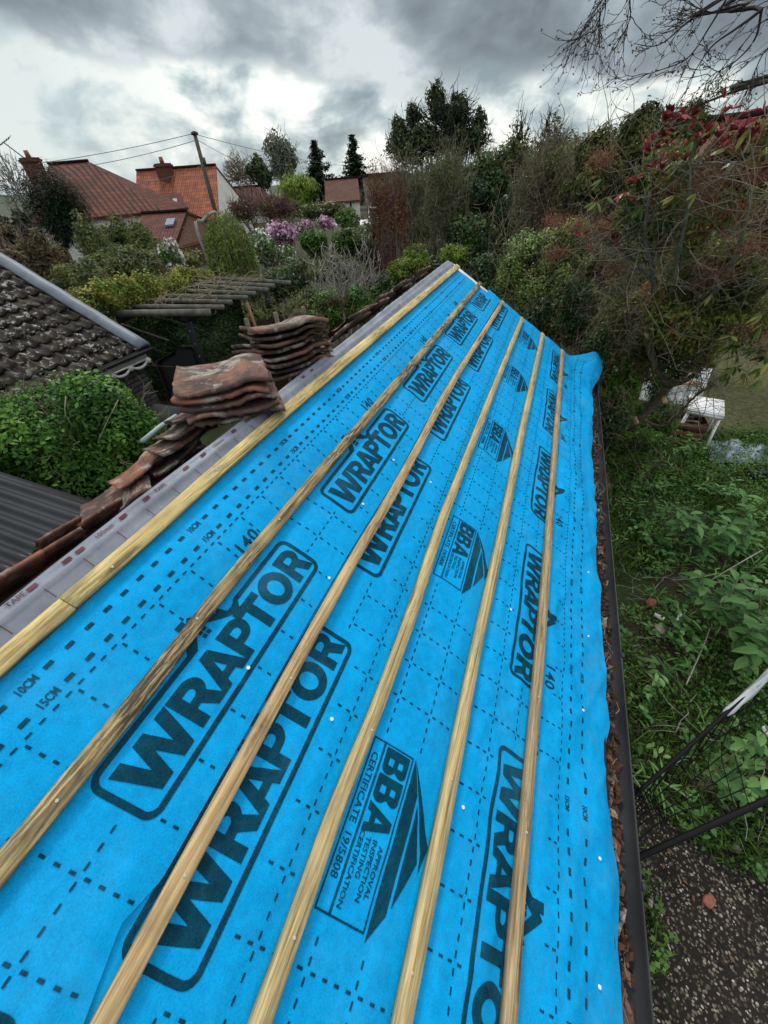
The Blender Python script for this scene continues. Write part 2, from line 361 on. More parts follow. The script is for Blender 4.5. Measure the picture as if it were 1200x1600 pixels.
# each glyph: list of loops (outer + holes) on a unit cap height; widths in the same unit
GL['W'] = (1.36, [[(0, 1), (.27, 1), (.40, .38), (.55, 1), (.81, 1), (.96, .38), (1.09, 1), (1.36, 1), (1.12, 0), (.83, 0), (.68, .60), (.53, 0), (.24, 0)]])
GL['A'] = (.98, [[(0, 0), (.35, 1), (.64, 1), (.98, 0), (.70, 0), (.645, .17), (.335, .17), (.28, 0)], [(.40, .37), (.585, .37), (.49, .70)]])
GL['T'] = (.84, [[(0, 1), (.84, 1), (.84, .77), (.555, .77), (.555, 0), (.285, 0), (.285, .77), (0, .77)]])
GL['P'] = (.80, [[(0, 0), (0, 1)] + arc(.46, .67, .34, .33, 90, -90, 12) + [(.27, .34), (.27, 0)], [(.27, .55)] + arc(.43, .665, .12, .115, -90, 90, 8) + [(.27, .78)]])
GL['R'] = (.86, [[(0, 0), (0, 1)] + arc(.47, .69, .35, .31, 90, -50, 10) + [(.88, 0), (.58, 0), (.40, .36), (.27, .36), (.27, 0)], [(.27, .57)] + arc(.44, .675, .12, .105, -90, 90, 8) + [(.27, .78)]])
GL['O'] = (1.0, [arc(.5, .5, .5, .52, 0, 360, 28)[:-1], arc(.5, .5, .225, .28, 0, 360, 24)[:-1]])
GL['B'] = (.86, [[(0, 0), (0, 1), (.62, 1)] + arc(.62, .80, .20, .20, 80, -30, 5) + [(.70, .53)] + arc(.64, .26, .22, .26, 50, -90, 6), [(.30, .60), (.30, .80), (.52, .80), (.52, .60)], [(.30, .20), (.30, .42), (.56, .42), (.56, .20)]])
class Print:
    def __init__(s, hfun): s.V = []; s.F = []; s.h = hfun
    def _emit(s, bm, T, step):
        bmesh.ops.transform(bm, matrix=T, verts=bm.verts)
        xs = [v.co.x for v in bm.verts]; ys = [v.co.y for v in bm.verts]
        if not xs: bm.free(); return
        if step:
            for ax, lo, hi in ((0, min(xs), max(xs)), (1, min(ys), max(ys))):
                k = math.floor(lo / step) + 1
                while k * step < hi:
                    n = (1, 0, 0) if ax == 0 else (0, 1, 0); co = (k * step, 0, 0) if ax == 0 else (0, k * step, 0)
                    bmesh.ops.bisect_plane(bm, geom=bm.verts[:] + bm.edges[:] + bm.faces[:], plane_co=co, plane_no=n, dist=1e-6); k += 1
        bm.verts.index_update(); b = len(s.V)
        s.V += [(v.co.x, v.co.y) for v in bm.verts]; s.F += [[b + v.index for v in f.verts] for f in bm.faces]; bm.free()
    def loops(s, loops, T, step=.02, offset=0.0):
        cu = bpy.data.curves.new('tmp', 'CURVE'); cu.dimensions = '2D'; cu.fill_mode = 'BOTH'; cu.resolution_u = 1
        for L in loops:
            sp = cu.splines.new('POLY'); sp.points.add(len(L) - 1); sp.use_cyclic_u = True
            for p, q in zip(sp.points, L): p.co = (q[0], q[1], 0, 1)
        o = bpy.data.objects.new('tmp', cu); me = o.to_mesh(); bm = bmesh.new(); bm.from_mesh(me); o.to_mesh_clear()
        bpy.data.objects.remove(o); bpy.data.curves.remove(cu); s._emit(bm, T, step)
    def text(s, txt, T, size=.02, bold=.03, sx=1.0, space=1.0):
        cu = bpy.data.curves.new('tmp', 'FONT'); cu.body = txt; cu.size = 1.38; cu.offset = bold; cu.resolution_u = 2; cu.space_character = space
        o = bpy.data.objects.new('tmp', cu); me = o.to_mesh(); bm = bmesh.new(); bm.from_mesh(me); o.to_mesh_clear()
        bpy.data.objects.remove(o); bpy.data.curves.remove(cu)
        s._emit(bm, T @ Matrix.Diagonal((size * sx, size, 1, 1)), 0)
    def rect(s, u0, u1, v0, v1, n=1):
        b = len(s.V)
        for k in range(n + 1):
            uu = u0 + (u1 - u0) * k / n; s.V += [(uu, v0), (uu, v1)]
        for k in range(n): s.F.append([b + 2 * k, b + 2 * k + 1, b + 2 * k + 3, b + 2 * k + 2])
def Tf(u, v, flip=False):                # local x -> +u, local y -> -v ; flip = turned half round
    s = -1 if flip else 1
    return Matrix(((s, 0, 0, u), (0, -s, 0, v), (0, 0, 1, 0), (0, 0, 0, 1)))
WORD = [('W', -.034, .150), ('R', .118, .086), ('A', .198, .098), ('P', .294, .080), ('T', .366, .088), ('O', .452, .100), ('R', .560, .084)]
def rrect(x0, x1, y0, y1, r, n=4):
    return arc(x1 - r, y1 - r, r, r, 0, 90, n) + arc(x0 + r, y1 - r, r, r, 90, 180, n) + arc(x0 + r, y0 + r, r, r, 180, 270, n) + arc(x1 - r, y0 + r, r, r, 270, 360, n)
def logo_box(pr, T, crop=None):
    # frame and house mark; local x from -.062 to .66, y 0 at frame bottom .. .159 at frame top
    L = []
    outer = [(-.035, 0)] + arc(.66 - .03, .03, .03, .03, -90, 0, 5) + arc(.66 - .03, .159 - .03, .03, .03, 0, 90, 5) + \
        [(.408, .159), (.395, .150), (.372, .150), (.362, .178), (.350, .170), (.300, .222), (.287, .212), (.287, .226), (.262, .226), (.262, .190), (.226, .159)] + \
        arc(-.062 + .03, .159 - .03, .03, .03, 90, 180, 5) + arc(-.062 + .03, .03, .03, .03, 180, 270, 5)[:-1]
    inner = [(-.035, .013)] + arc(.647 - .018, .031, .018, .018, -90, 0, 5) + arc(.647 - .018, .128, .018, .018, 0, 90, 5) + \
        [(.412, .146), (.398, .130), (.372, .130), (.345, .150), (.298, .190), (.250, .146)] + \
        arc(-.049 + .018, .128, .018, .018, 90, 180, 5) + arc(-.049 + .018, .031, .018, .018, 180, 270, 5)[:-1]
    pr.loops([outer, inner], T, .0125)
    for dx in (0, 1):
        for dy in (0, 1): pr.loops([[(.283 + dx * .014, .150 + dy * .014), (.294 + dx * .014, .150 + dy * .014), (.294 + dx * .014, .161 + dy * .014), (.283 + dx * .014, .161 + dy * .014)]], T, 0)
    for g, x, wd in WORD:
        W0, LL = GL[g]; pr.loops([[(x + p[0] * wd / W0, .026 + p[1] * .104) for p in l] for l in LL], T, .0125)
def bba(pr, T):
    # local: x reading direction, y up (drawn for the rotated stamp: text reads towards the camera)
    def ln(x0, y0, x1, y1): pr.loops([[(x0, y0), (x1, y0), (x1, y1), (x0, y1)]], T, .02)
    ln(0, 0, .362, .004); ln(0, .130, .362, .134); ln(0, .004, .004, .130); ln(.358, .004, .362, .130); ln(0, .034, .358, .037); ln(0, .038, .358, .040)
    x = .008
    for g, wd in (('B', .062), ('B', .062), ('A', .066)):
        W0, LL = GL[g]; pr.loops([[(x + p[0] * wd / W0, .046 + p[1] * .078) for p in l] for l in LL], T, .0125); x += wd + .003
    S = lambda t, x_, y_, h, bx=1.0: pr.text(t, T @ Matrix.Translation((x_, y_, 0)), h, .018, bx)
    S('CERTIFICATE  19/5808', .035, .010, .018, 1.12)
    S('APPROVAL', .212, .107, .0135, 1.1); S('INSPECTION', .206, .087, .0135, 1.1); S('TESTING', .206, .067, .0135, 1.1); S('CERTIFICATION', .200, .047, .0135, 1.08)
    # triangle
    pr.loops([[(0, .140), (.375, .140), (.372, .142), (.325, .172), (.086, .172), (.165, .230), (.222, .196), (.226, .198), (.226, .240), (.165, .262)]], T, .0125) if False else None
    pr.loops([[(-.002, .141), (.374, .141), (.318, .176), (.076, .176)]], T, .0125)
    pr.loops([[(.004, .146), (.072, .178), (.183, .232), (.224, .2385), (.165, .252)]], T, .0125)
    pr.loops([[(.095, .184), (.304, .184), (.205, .229)]], T, .0125)
def dash_grid(pr, us, vs, skip, u_lo, u_hi):
    # long lines run along u at every vs, cross lines at every us; four dashes to a cell
    for v in vs:
        for i in range(len(us) - 1):
            for k in range(4):
                c = us[i] + (us[i + 1] - us[i]) * (k + .5) / 4
                if u_lo < c < u_hi and not skip(c, v): pr.rect(c - .0065, c + .0065, v - .0023, v + .0023)
    for u in us:
        for i in range(len(vs) - 1):
            for k in range(4):
                c = vs[i] + (vs[i + 1] - vs[i]) * (k + .5) / 4
                if u_lo < u < u_hi and not skip(u, c): pr.rect(u - .0025, u + .0025, c - .0062, c + .0062)
def lap_lines(pr, v10, v15, starts, flip, u_lo, u_hi):
    # heavy dashes at 10 cm and 15 cm with the printed words between them
    p = .0489; P_ = .489
    for v, wd in ((v10, '10CM'), (v15, '15CM')):
        k = -20
        while True:
            c = .0270 + k * p; k += 1
            if c > u_hi: break
            if c < u_lo: continue
            ph = (c - starts[0]) / P_; fr = (ph - math.floor(ph)) * P_
            if fr < .062: continue
            pr.rect(c - .0095, c + .0095, v - .0048, v + .0048)
        n = 0
        while starts[0] + n * P_ < u_hi:
            u = starts[0] + n * P_ + (.006 if not flip else .055); n += 1
            if u < u_lo: continue
            pr.text(wd, Tf(u, v + (.008 if not flip else -.008), flip), .0182, .035, .70)
def onsheet(pr, lift):
    UV = np.array(pr.V); H = pr.h(UV[:, 0], UV[:, 1]) + lift
    return RP(UV[:, 0], UV[:, 1], H), pr.F, UV
def membrane(name, parent, base, pr, label):
    P, F, uvv = base; V2, F2, UV2 = onsheet(pr, .0015)
    V = np.concatenate([P, V2]); n = len(P)
    faces = [list(map(int, f)) for f in F] + [[n + i for i in f] for f in F2]
    UVA = np.concatenate([uvv, UV2]); luv = np.array([UVA[i] for f in faces for i in f])
    mi = [0] * len(F) + [1] * len(F2)
    # face the printing up the slope
    o = mk(name, V, faces, [M['felt'], M['ink']], parent, mi=mi, uv=luv, smooth=True)
    o['label'] = label; return o
# ------------------------------------------------------------------ the outbuilding
shed = thing('outbuilding', 'low outbuilding with its roof stripped to blue membrane and bare timber battens', 'outbuilding', (0, 1.8, 0))
BOX1 = [-.062 + .062, .914 + .062, 1.885 + .062, 2.835 + .062, 3.76 + .062]
BOX1 = [q - 0.0 for q in (0.0, .974, 1.945, 2.895, 3.81)]
def build_sheets():
    low1 = lambda u: np.interp(u, [-.9, -.3, -.19, -.12, .1, .5, .8, 1.2, 2.2, 4.6], [.19, .185, .152, .176, .174, .166, .168, .178, .160, .19])
    b1 = sheet('m', shed, -.9, lambda u: np.full_like(u, -.343), low1, lambda v: 4.26 + .18 * (v + .3), hf1, 420, 44)
    ed_u = [-.9, .03, .3, .49, .67, .83, .97, 1.3, 1.56, 1.93, 2.5, 3.1, 3.74, 4.2, 4.43, 4.9, 5.3]
    ed_v = [1.49, 1.487, 1.493, 1.469, 1.470, 1.489, 1.481, 1.462, 1.478, 1.470, 1.475, 1.472, 1.486, 1.50, 1.535, 1.57, 1.57]
    e2 = lambda u: np.interp(u, ed_u, ed_v) + .002 * np.sin(np.asarray(u) * 21) * np.sin(np.asarray(u) * 5)
    b2 = sheet('m', shed, -.9, lambda u: np.full_like(u, .03), e2, lambda v: 4.44 + .16 * v + .32 * np.clip((v - 1.15) / .3, 0, 1) ** 1.2, hf2, 480, 110)
    # upper sheet
    p1 = Print(hf1)
    for i, b in enumerate(BOX1):
        if i == 4: continue
        logo_box(p1, Tf(b, .105))
    # the last print is cut by the end of the sheet
    T = Tf(BOX1[4], .105)
    for g, x, wd in WORD[:4]:
        W0, LL = GL[g]; p1.loops([[(x + q[0] * wd / W0, .026 + q[1] * .104) for q in l] for l in LL], T, .0125)
    p1.loops([[(-.062, .02), (-.04, 0), (.40, 0), (.40, .013), (-.035, .013), (-.049, .025), (-.049, .159), (-.062, .159)]], T, .0125)
    b0 = -.974; T = Tf(b0, .105)
    logo_box(p1, T)
    us = [-.9565 + .1135 * k for k in range(46)]; vs = [-.199, -.081, .042, .161]
    inb = lambda u, v: any(b - .075 < u < b + .675 and -.07 < v < .115 for b in [-.974] + BOX1) or v > .152 or -.1 > u + 9
    dash_grid(p1, us, vs, inb, -.9, 4.24)
    lap_lines(p1, -.2725, -.2225, (.001 - .489 * 2,), False, -.88, 4.22)
    for b in [-.974] + BOX1[:4]: p1.text('140', Tf(b + .528, -.110), .042, .02, 1.05, 1.1)
    m1 = membrane('roof_membrane', shed, b1, p1, 'upper blue membrane strip printed with 10CM and 15CM lap lines beside the ridge')
    # lower sheet
    p2 = Print(hf2)
    B2 = [-.168, .805, 1.775, 2.745, 3.700]
    for b in [-1.14] + B2:
        T = Tf(b + (-.0), .333 - .022 * min(max(b + .2, 0), 1.0) * 1.0)
        logo_box(p2, T)
    for b in [-1.14] + B2:
        near = b - .075; far = near + .735
        logo_box(p2, Tf(far - .62 + 1.218 - .6 + .0, .927, True) if False else Tf(b + .598, .930, True))
        p2.text('140', Tf(b + 1.068, 1.122, True), .046, .02, 1.05, 1.1)
    BB = [.309 - .003, 1.286, 2.262, 3.235, 4.2]
    for k, b in enumerate([-.665] + BB): bba(p2, Tf(b, .502, True) @ Matrix.Translation((0, 0, 0)))
    us = [-.834 + .1155 * k for k in range(50)]; vs = [.174 + .1205 * k - .004 for k in range(1, 9)]
    vs = [.290, .410, .532, .653, .775, .89, 1.0, 1.105, 1.209]
    def sk(u, v):
        for b in [-1.14] + B2:
            if b - .08 < u < b + .68 and v < .34: return True
            if b - .08 < u < b + .68 and .918 < v < 1.16: return True
        for b in [-.665] + BB:
            if b - .39 < u < b + .02 and .49 < v < .78: return True
        return v < .12 or (v > 1.23)
    dash_grid(p2, us, vs, sk, -.88, 4.42)
    lap_lines(p2, 1.325, 1.253, (.907 - .489 * 4,), True, -.88, 4.6)
    membrane('roof_membrane', shed, b2, p2, 'lower blue membrane strip with certificate stamps and a wavy free edge over the gutter')
build_sheets()
def batten(v, wd, mt, label, ex=0.0, seed=0, bi=0, ua=-.85, ub=None, dv=0.0):
    """nailed batten: length along local x, eased edges, slightly bowed"""
    n = 60; th = .024; r = random.Random(seed)
    u = np.linspace(ua, UEND(v) + ex if ub is None else ub, n)
    wob = bc(bi, u) - v + dv; wv = (vn3(np.stack([u * 2.5, u * 0 + seed, u * 0 + 3], -1), seed) - .5) * .003
    c = .0025; hw = wd / 2
    prof = [(-hw, .001), (-hw, th - c), (-hw + c, th), (hw - c, th), (hw, th - c), (hw, .001)]
    V = []; 
    for k in range(n):
        for a, b in prof: V.append((u[k], v + a + wob[k] + wv[k] * (1 if a > 0 else -1), b + .004 + (vn3(np.array([u[k] * 30, a * 90, b * 90.0]), seed) - .5) * .0008))
    m = len(prof); F = [[k * m + i, k * m + (i + 1) % m, (k + 1) * m + (i + 1) % m, (k + 1) * m + i] for k in range(n - 1) for i in range(m)]
    F += [list(range(m))[::-1], [(n - 1) * m + i for i in range(m)]]
    me = mesh_np('batten', np.array(V) - (0, v, 0), F, mt)
    o = bpy.data.objects.new('batten', me); col.objects.link(o); o.parent = shed
    base = RP(0.0, v, 0.0) - np.array(shed.location)
    R3 = Matrix(((0, D2[0], NU[0]), (1, D2[1], NU[1]), (0, D2[2], NU[2])))
    o.matrix_local = Matrix.Translation(Vector(base)) @ R3.to_4x4(); o['label'] = label
    for un in (-.09, .30, .72, 1.13, 1.55, 1.98, 2.4, 2.82, 3.25, 3.67, 4.1):
        q = un + r.uniform(-.02, .02)
        if not u[0] + .01 < q < u[-1] - .01: continue
        bm = bmesh.new()
        bmesh.ops.create_cone(bm, cap_ends=True, segments=10, radius1=.0034, radius2=.0030, depth=.002)
        me2 = bpy.data.meshes.new('nail'); bm.to_mesh(me2); bm.free(); me2.materials.append(M['nail'])
        nl = bpy.data.objects.new('nail', me2); col.objects.link(nl); nl.parent = o
        yy = np.interp(q, u, wob) + r.uniform(-.008, .008); nl.location = (q, yy, th + .0052)
    return o
BM = [('batten_pale', 'long pale yellow ridge batten'), ('batten_stained', 'mould-blackened batten, second down from the ridge'), ('batten_warm', 'warm brown batten along the membrane lap, third from the ridge'),
      ('batten_knotty', 'knotty batten, fourth from the ridge'), ('batten_knotty', 'greenish brown batten below the certificate stamps, fifth from the ridge'), ('batten_brown', 'greyish brown batten nearest the gutter')]
batten(BAT[0][0], BAT[0][1], M['batten_pale'], 'short near length of the pale yellow ridge batten', 0, 77, 0, -.85, .186, .002)
for i, ((v, wd), (mm, lb)) in enumerate(zip(BAT, BM)): batten(v, wd, M[mm], lb, (.0, .03, .02, .0, .02, .0)[i], 11 + i, i, .188 if i == 0 else -.85)
def nails_in_felt():
    for p, hfn in [((290, 1348), 0), ((255, 1349), 0), ((386, 1045), 0), ((516, 1124), 1), ((512, 905), 0), ((565, 790), 0), ((671, 755), 1), ((612, 722), 0), ((930, 1340), 1), ((934, 1541), 1), ((908, 1110), 1), ((916, 995), 1), ((918, 895), 1), ((795, 954), 1), ((720, 1261), 1)]:
        d = ray(*p); t = -(PD) / (d @ NU); Q = d * t; u = Q[1]; v = Q @ D2
        fn = hf1 if v < .155 else hf2
        c = RP(u, v, float(fn(np.array(u), np.array(v))) + .003)
        bm = bmesh.new(); bmesh.ops.create_cone(bm, cap_ends=True, segments=12, radius1=.0052, radius2=.0045, depth=.003)
        me2 = bpy.data.meshes.new('nail'); bm.to_mesh(me2); bm.free(); me2.materials.append(M['white'])
        o = bpy.data.objects.new('nail', me2); col.objects.link(o); o.parent = shed; o.location = c - np.array(shed.location)
        o.rotation_euler = Vector(NU).to_track_quat('Z', 'Y').to_euler()
M['white'] = simple('white_plastic', (.78, .78, .77), .45, .12, 6)
nails_in_felt()
def roof_rest():
    # grey membrane: flat strip beyond the ridge batten, rolling over the ridge and down the hidden slope
    nu, nv = 260, 26
    u = np.linspace(-.9, 4.30, nu); t = np.linspace(0, 1, nv); U, T_ = np.meshgrid(u, t, indexing='ij')
    out = np.interp(U, [-.9, .1, .5, 1.0, 1.3, 1.9, 2.6, 4.3], [-.437, -.437, -.443, -.440, -.445, -.445, -.455, -.462])
    vflat = -.335 + (out + .335) * np.clip(T_ / .45, 0, 1)
    s = np.clip((T_ - .45) / .55, 0, 1) * .30                # metres past the ridge
    z0 = fbm(np.stack([U * 6, T_ * 7, U * 0], -1), 3, 31) - .5
    h = .004 + .012 * z0 * np.clip(T_ * 4, 0, 1) + .009 * np.exp(-((vflat + .408) / .007) ** 2) * (T_ < .45) + .004 * np.sin(U * 55 + 2 * np.sin(U * 9)) * np.clip((U - 2.0) / .5, 0, 1) * np.clip(T_ * 3, 0, 1)
    P = RP(U, vflat, h)
    LD = np.array([-.80, 0, -.60]); rr = np.clip(s / .05, 0, 1)
    P = P + s[..., None] * LD
    idx = np.arange(nu * nv).reshape(nu, nv); F = np.stack([idx[:-1, :-1], idx[1:, :-1], idx[1:, 1:], idx[:-1, 1:]], -1).reshape(-1, 4)
    P = P.reshape(-1, 3); faces = [list(map(int, f)) for f in F]; mi = [0] * len(faces); V = P.tolist()
    pr = Print(None)
    for k, uu in enumerate(np.arange(-.6, 1.5, .0985)):
        pr.rect(uu, uu + .0022, -.402, -.372)
    outv = -.4235
    for k, uu in enumerate([.17, .255, .29, .42, .50, .66, .74, .90, .98, 1.4, 1.48, -.1, -.18]):
        pr.rect(uu, uu + .022, outv - .007, outv + .003, 2)
    for uu, tx in ((.125, 'TAPE'), (.345, '100mm'), (.545, 'TAPE'), (.80, '100mm'), (1.12, 'TAPE')):
        pr.text(tx, Tf(uu, outv + .003), .013, .01, 1.0)
    A = np.array(pr.V); z1 = fbm(np.stack([A[:, 0] * 6, (A[:, 1] + .335) / -.105 * .45 * 7, A[:, 0] * 0], -1), 3, 31) - .5
    Q = RP(A[:, 0], A[:, 1], .0075 + .012 * z1 + .009 * np.exp(-((A[:, 1] + .408) / .007) ** 2))
    n = len(V); V += Q.tolist(); faces += [[n + i for i in f] for f in pr.F]; mi += [1] * len(pr.F)
    o = mk('ridge_membrane', V, faces, [M['grey'], M['maroon']], shed, mi=mi, smooth=True); o['label'] = 'grey ridge membrane printed TAPE and 100mm'
    # left slope, walls
    rid = RP(0.0, -.45, -.02); X0 = rid[0]; Z0 = rid[2]
    ex = X0 - 1.75; ez = Z0 - 1.75 * .72
    y0, y1 = -.9, 4.25
    V = [(X0, y0, Z0), (X0, y1, Z0), (ex, y1, ez), (ex, y0, ez)]
    V += [(a, b, c - .05) for a, b, c in V]
    mk('left_roof_slope', V, [[0, 1, 2, 3], [7, 6, 5, 4], [0, 4, 5, 1], [2, 6, 7, 3], [1, 5, 6, 2], [3, 7, 4, 0]], M['dark_wood'], shed)
    a = RP(0.0, -.45, -.03); b = RP(0.0, 1.46, -.03)
    V = [(a[0], y0, a[2]), (b[0], y0, b[2]), (b[0], y1 + .2, b[2]), (a[0], y1, a[2])]; V += [(p, q, r - .06) for p, q, r in V]
    mk('rafters_deck', V, [[0, 1, 2, 3], [7, 6, 5, 4], [0, 4, 5, 1], [1, 5, 6, 2], [2, 6, 7, 3], [3, 7, 4, 0]], M['dark_wood'], shed).name = 'roof_deck'
    xw = b[0] - .06; zw = b[2] - .05; xl = ex + .12
    polys = [[(xw, y0, 0), (xw, 4.3, 0), (xw, 4.3, zw), (xw, y0, zw)], [(xl, 4.3, 0), (xl, y0, 0), (xl, y0, ez), (xl, 4.3, ez)],
             [(xw, 4.3, 0), (xl, 4.3, 0), (xl, 4.3, ez - .05), (X0, 4.3, Z0 - .12), (xw, 4.3, zw - .05)], [(xl, y0, 0), (xw, y0, 0), (xw, y0, zw - .05), (X0, y0, Z0 - .12), (xl, y0, ez - .05)]]
    polys_obj('wall', polys, M['brick'], shed)
    mb = MB(); mb.box((b[0] + .012, 1.75, b[2] - .05), (.02, 5.4, .12)); mb.build('fascia', M['dark_wood'], shed)
    # pale verge board along the far end
    vs = np.linspace(-.40, 1.30, 14); V = []
    for v in vs:
        ue = UEND(v) + .02
        for du, hh in ((-.09, .001), (.055, .001), (.055, -.10), (-.09, -.10)): V.append(RP(ue + du, v, hh - .006))
    F = [[k * 4 + i, (k + 1) * 4 + i, (k + 1) * 4 + (i + 1) % 4, k * 4 + (i + 1) % 4] for k in range(13) for i in range(4)] + [[0, 1, 2, 3], [55, 54, 53, 52]]
    mk('verge_board', V, F, M['verge'], shed)
    # gutter
    gl = onz(1019, 1600, 2.205); gx = gl[0]; gf = onz(941, 662, 2.205)[0]; R_ = .060
    n = 40; ys = np.linspace(-.7, 4.75, n); V = []; m = 14
    for y in ys:
        cx = gx - R_ + (gf - gx) * (y - gl[1]) / 5.2 * .0
        for k in range(m + 1):
            a = math.pi + math.pi * k / m; V.append((cx + R_ * math.cos(a), y, 2.205 + R_ * math.sin(a)))
        V.append((cx + R_ + .004, y, 2.205 + .006)); V.append((cx + R_ + .007, y, 2.20))
        for k in range(m, -1, -1):
            a = math.pi + math.pi * k / m; V.append((cx + (R_ + .003) * math.cos(a), y, 2.205 + (R_ + .003) * math.sin(a)))
    q = 2 * (m + 1) + 2; F = [[k * q + i, k * q + (i + 1) % q, (k + 1) * q + (i + 1) % q, (k + 1) * q + i] for k in range(n - 1) for i in range(q)]
    g = mk('gutter', V, F, M['gutter'], shed, smooth=False)
    for y in (.35, 1.2, 2.05, 2.9, 3.75, 4.5):
        mb = MB()
        for k in range(8):
            a = math.pi + math.pi * k / 8; b2 = math.pi + math.pi * (k + 1) / 8; c1 = R_ + .006
            mb.bar((gx - R_ + c1 * math.cos(a), y, 2.205 + c1 * math.sin(a)), (gx - R_ + c1 * math.cos(b2), y, 2.205 + c1 * math.sin(b2)), .025, .004, (0, 1, 0) if False else (0, 0, 1) if abs(math.cos((a + b2) / 2)) < .8 else (1, 0, 0))
        mb.box((gx + .008, y, 2.212), (.012, .025, .012)); mb.build('gutter_bracket', M['gutter'], g)
    return gx
GX = roof_rest()
# ================================================================== foliage tools
def leaf_quads(P, N, size, asp, rng, droop=0.0):
    n = len(P); size = np.broadcast_to(size, (n,))
    N = N + rng.normal(0, .45, (n, 3)); N /= np.linalg.norm(N, axis=1, keepdims=True) + 1e-9
    r = rng.normal(0, 1, (n, 3)); r[:, 2] -= droop
    a = r - (r * N).sum(1, keepdims=True) * N; a /= np.linalg.norm(a, axis=1, keepdims=True) + 1e-9
    b = np.cross(N, a); s = (size * rng.uniform(.6, 1.3, n))[:, None] / 2
    V = np.stack([P - a * s, P + b * s * asp + a * s * .1 + N * s * .18, P + a * s, P - b * s * asp + a * s * .1 + N * s * .18], 1)
    return V.reshape(-1, 3), np.arange(n * 4).reshape(n, 4)
def blob(b):                              # (px0,py0,px1,py1,dist,depth) -> centre, radii (across, along, up), azimuth
    x0, y0, x1, y1, D = b[:5]; k = b[5] if len(b) > 5 else .8
    xc, yc = (x0 + x1) / 2, (y0 + y1) / 2; c = at(xc, yc, D)
    rx = np.linalg.norm(at(x0, yc, D) - at(x1, yc, D)) / 2; rz = abs(at(xc, y0, D)[2] - at(xc, y1, D)[2]) / 2
    return c, np.array([rx, max(rx * k, rz * .4), rz]), math.atan2(c[0], c[1])
def crown(blobs, n, size, asp=.55, seed=0, clump=2.2, thr=.30, rough=.35, shell=.5, droop=0.0, up=.3, lobes=13):
    rng = np.random.default_rng(seed + 100); B0 = [blob(b) if not isinstance(b[0], np.ndarray) else b for b in blobs]; B = []
    for (c, r, az) in B0:                 # each mass is broken into uneven lobes
        ca, sa = math.cos(az), math.sin(az); B.append((c, r * .70, az))
        for _ in range(lobes):
            d = rng.normal(0, 1, 3); d /= np.linalg.norm(d); L = d * r * rng.uniform(.42, .66); k = rng.uniform(.20, .42)
            B.append((c + np.array([L[0] * ca + L[1] * sa, -L[0] * sa + L[1] * ca, L[2]]), r * k * rng.uniform(.8, 1.2, 3), az))
    wts = np.array([(r[0] * r[1] + r[0] * r[2] + r[1] * r[2]) for c, r, a in B]); wts = wts / wts.sum(); Ps = []; Ns = []
    for (c, r, az), wt in zip(B, wts):
        m = int(n * wt * 1.6) + 1; d = rng.normal(0, 1, (m, 3)); d /= np.linalg.norm(d, axis=1, keepdims=True)
        q = 1 - shell * rng.uniform(0, 1, m) ** 1.6
        q = q * (1 + rough * 3.6 * (fbm(d * 2.2 + seed * 3.1 + c, 3, seed) - .5))
        L = d * r * q[:, None]; ca, sa = math.cos(az), math.sin(az)
        W = np.stack([L[:, 0] * ca + L[:, 1] * sa, -L[:, 0] * sa + L[:, 1] * ca, L[:, 2]], 1)
        Nn = d / r; Nn = np.stack([Nn[:, 0] * ca + Nn[:, 1] * sa, -Nn[:, 0] * sa + Nn[:, 1] * ca, Nn[:, 2]], 1); Nn /= np.linalg.norm(Nn, axis=1, keepdims=True)
        P = c + W; s = r.mean(); keep = vn3(P * clump / s * 1.6, seed + 5) > thr + .25 * (rng.uniform(0, 1, m) - .5)
        keep &= P[:, 2] > .02
        Ps.append(P[keep]); Ns.append(Nn[keep])
    P = np.concatenate(Ps); N = np.concatenate(Ns) + (0, 0, up)
    if len(P) > n: i = rng.permutation(len(P))[:n]; P = P[i]; N = N[i]
    V, F = leaf_quads(P, N, size, asp, rng, droop)
    sc_ = 2.5 / max(.3, np.mean([r.mean() for c, r, a in B0]))
    tone = np.clip(.5 + 1.1 * (vn3(P * sc_, seed + 40) - .5) + rng.normal(0, .17, len(P)), 0, 1)
    return V, F, tone, B0
def rand_in(B, n, rng, lo=.2, hi=.95, cen=False):
    k = rng.choice(len(B), n, p=np.array([b[1].prod() for b in B]) / sum(b[1].prod() for b in B)); out = np.zeros((n, 3)); CEN = np.zeros((n, 3))
    d = rng.normal(0, 1, (n, 3)); d /= np.linalg.norm(d, axis=1, keepdims=True); d *= (lo + (hi - lo) * rng.uniform(0, 1, n) ** .5)[:, None]
    for j, (c, r, az) in enumerate(B):
        m = k == j; CEN[m] = c; L = d[m] * r; ca, sa = math.cos(az), math.sin(az)
        out[m] = c + np.stack([L[:, 0] * ca + L[:, 1] * sa, -L[:, 0] * sa + L[:, 1] * ca, L[:, 2]], 1)
    out[:, 2] = np.maximum(out[:, 2], .05); return (out, CEN) if cen else out
def strands(A, B_, rng, K=6, sag=.1, jit=.08, rad=.006, tip=.3, sides=3, arch=0.0):
    """bent shoots from A to B"""
    t = np.linspace(0, 1, K)[None, :, None]; L = np.linalg.norm(B_ - A, axis=1)[:, None, None]
    P = A[:, None] * (1 - t) + B_[:, None] * t; w_ = np.sin(np.pi * t)
    side = rng.normal(0, 1, (len(A), 1, 3)) * jit; P = P + w_ * side * L + rng.normal(0, 1, P.shape) * jit * .22 * L * (t > 0)
    P[..., 2:3] += (arch - sag * t * t) * L * w_
    r = np.broadcast_to(rad, (len(A),))[:, None] * (1 - (1 - tip) * t[..., 0])
    return tubes(P, r, sides) + (P,)
def merge(parts):
    V = []; F = []; n = 0
    for v, f in parts: V.append(v); F.append(f + n); n += len(v)
    return np.concatenate(V), np.concatenate(F)
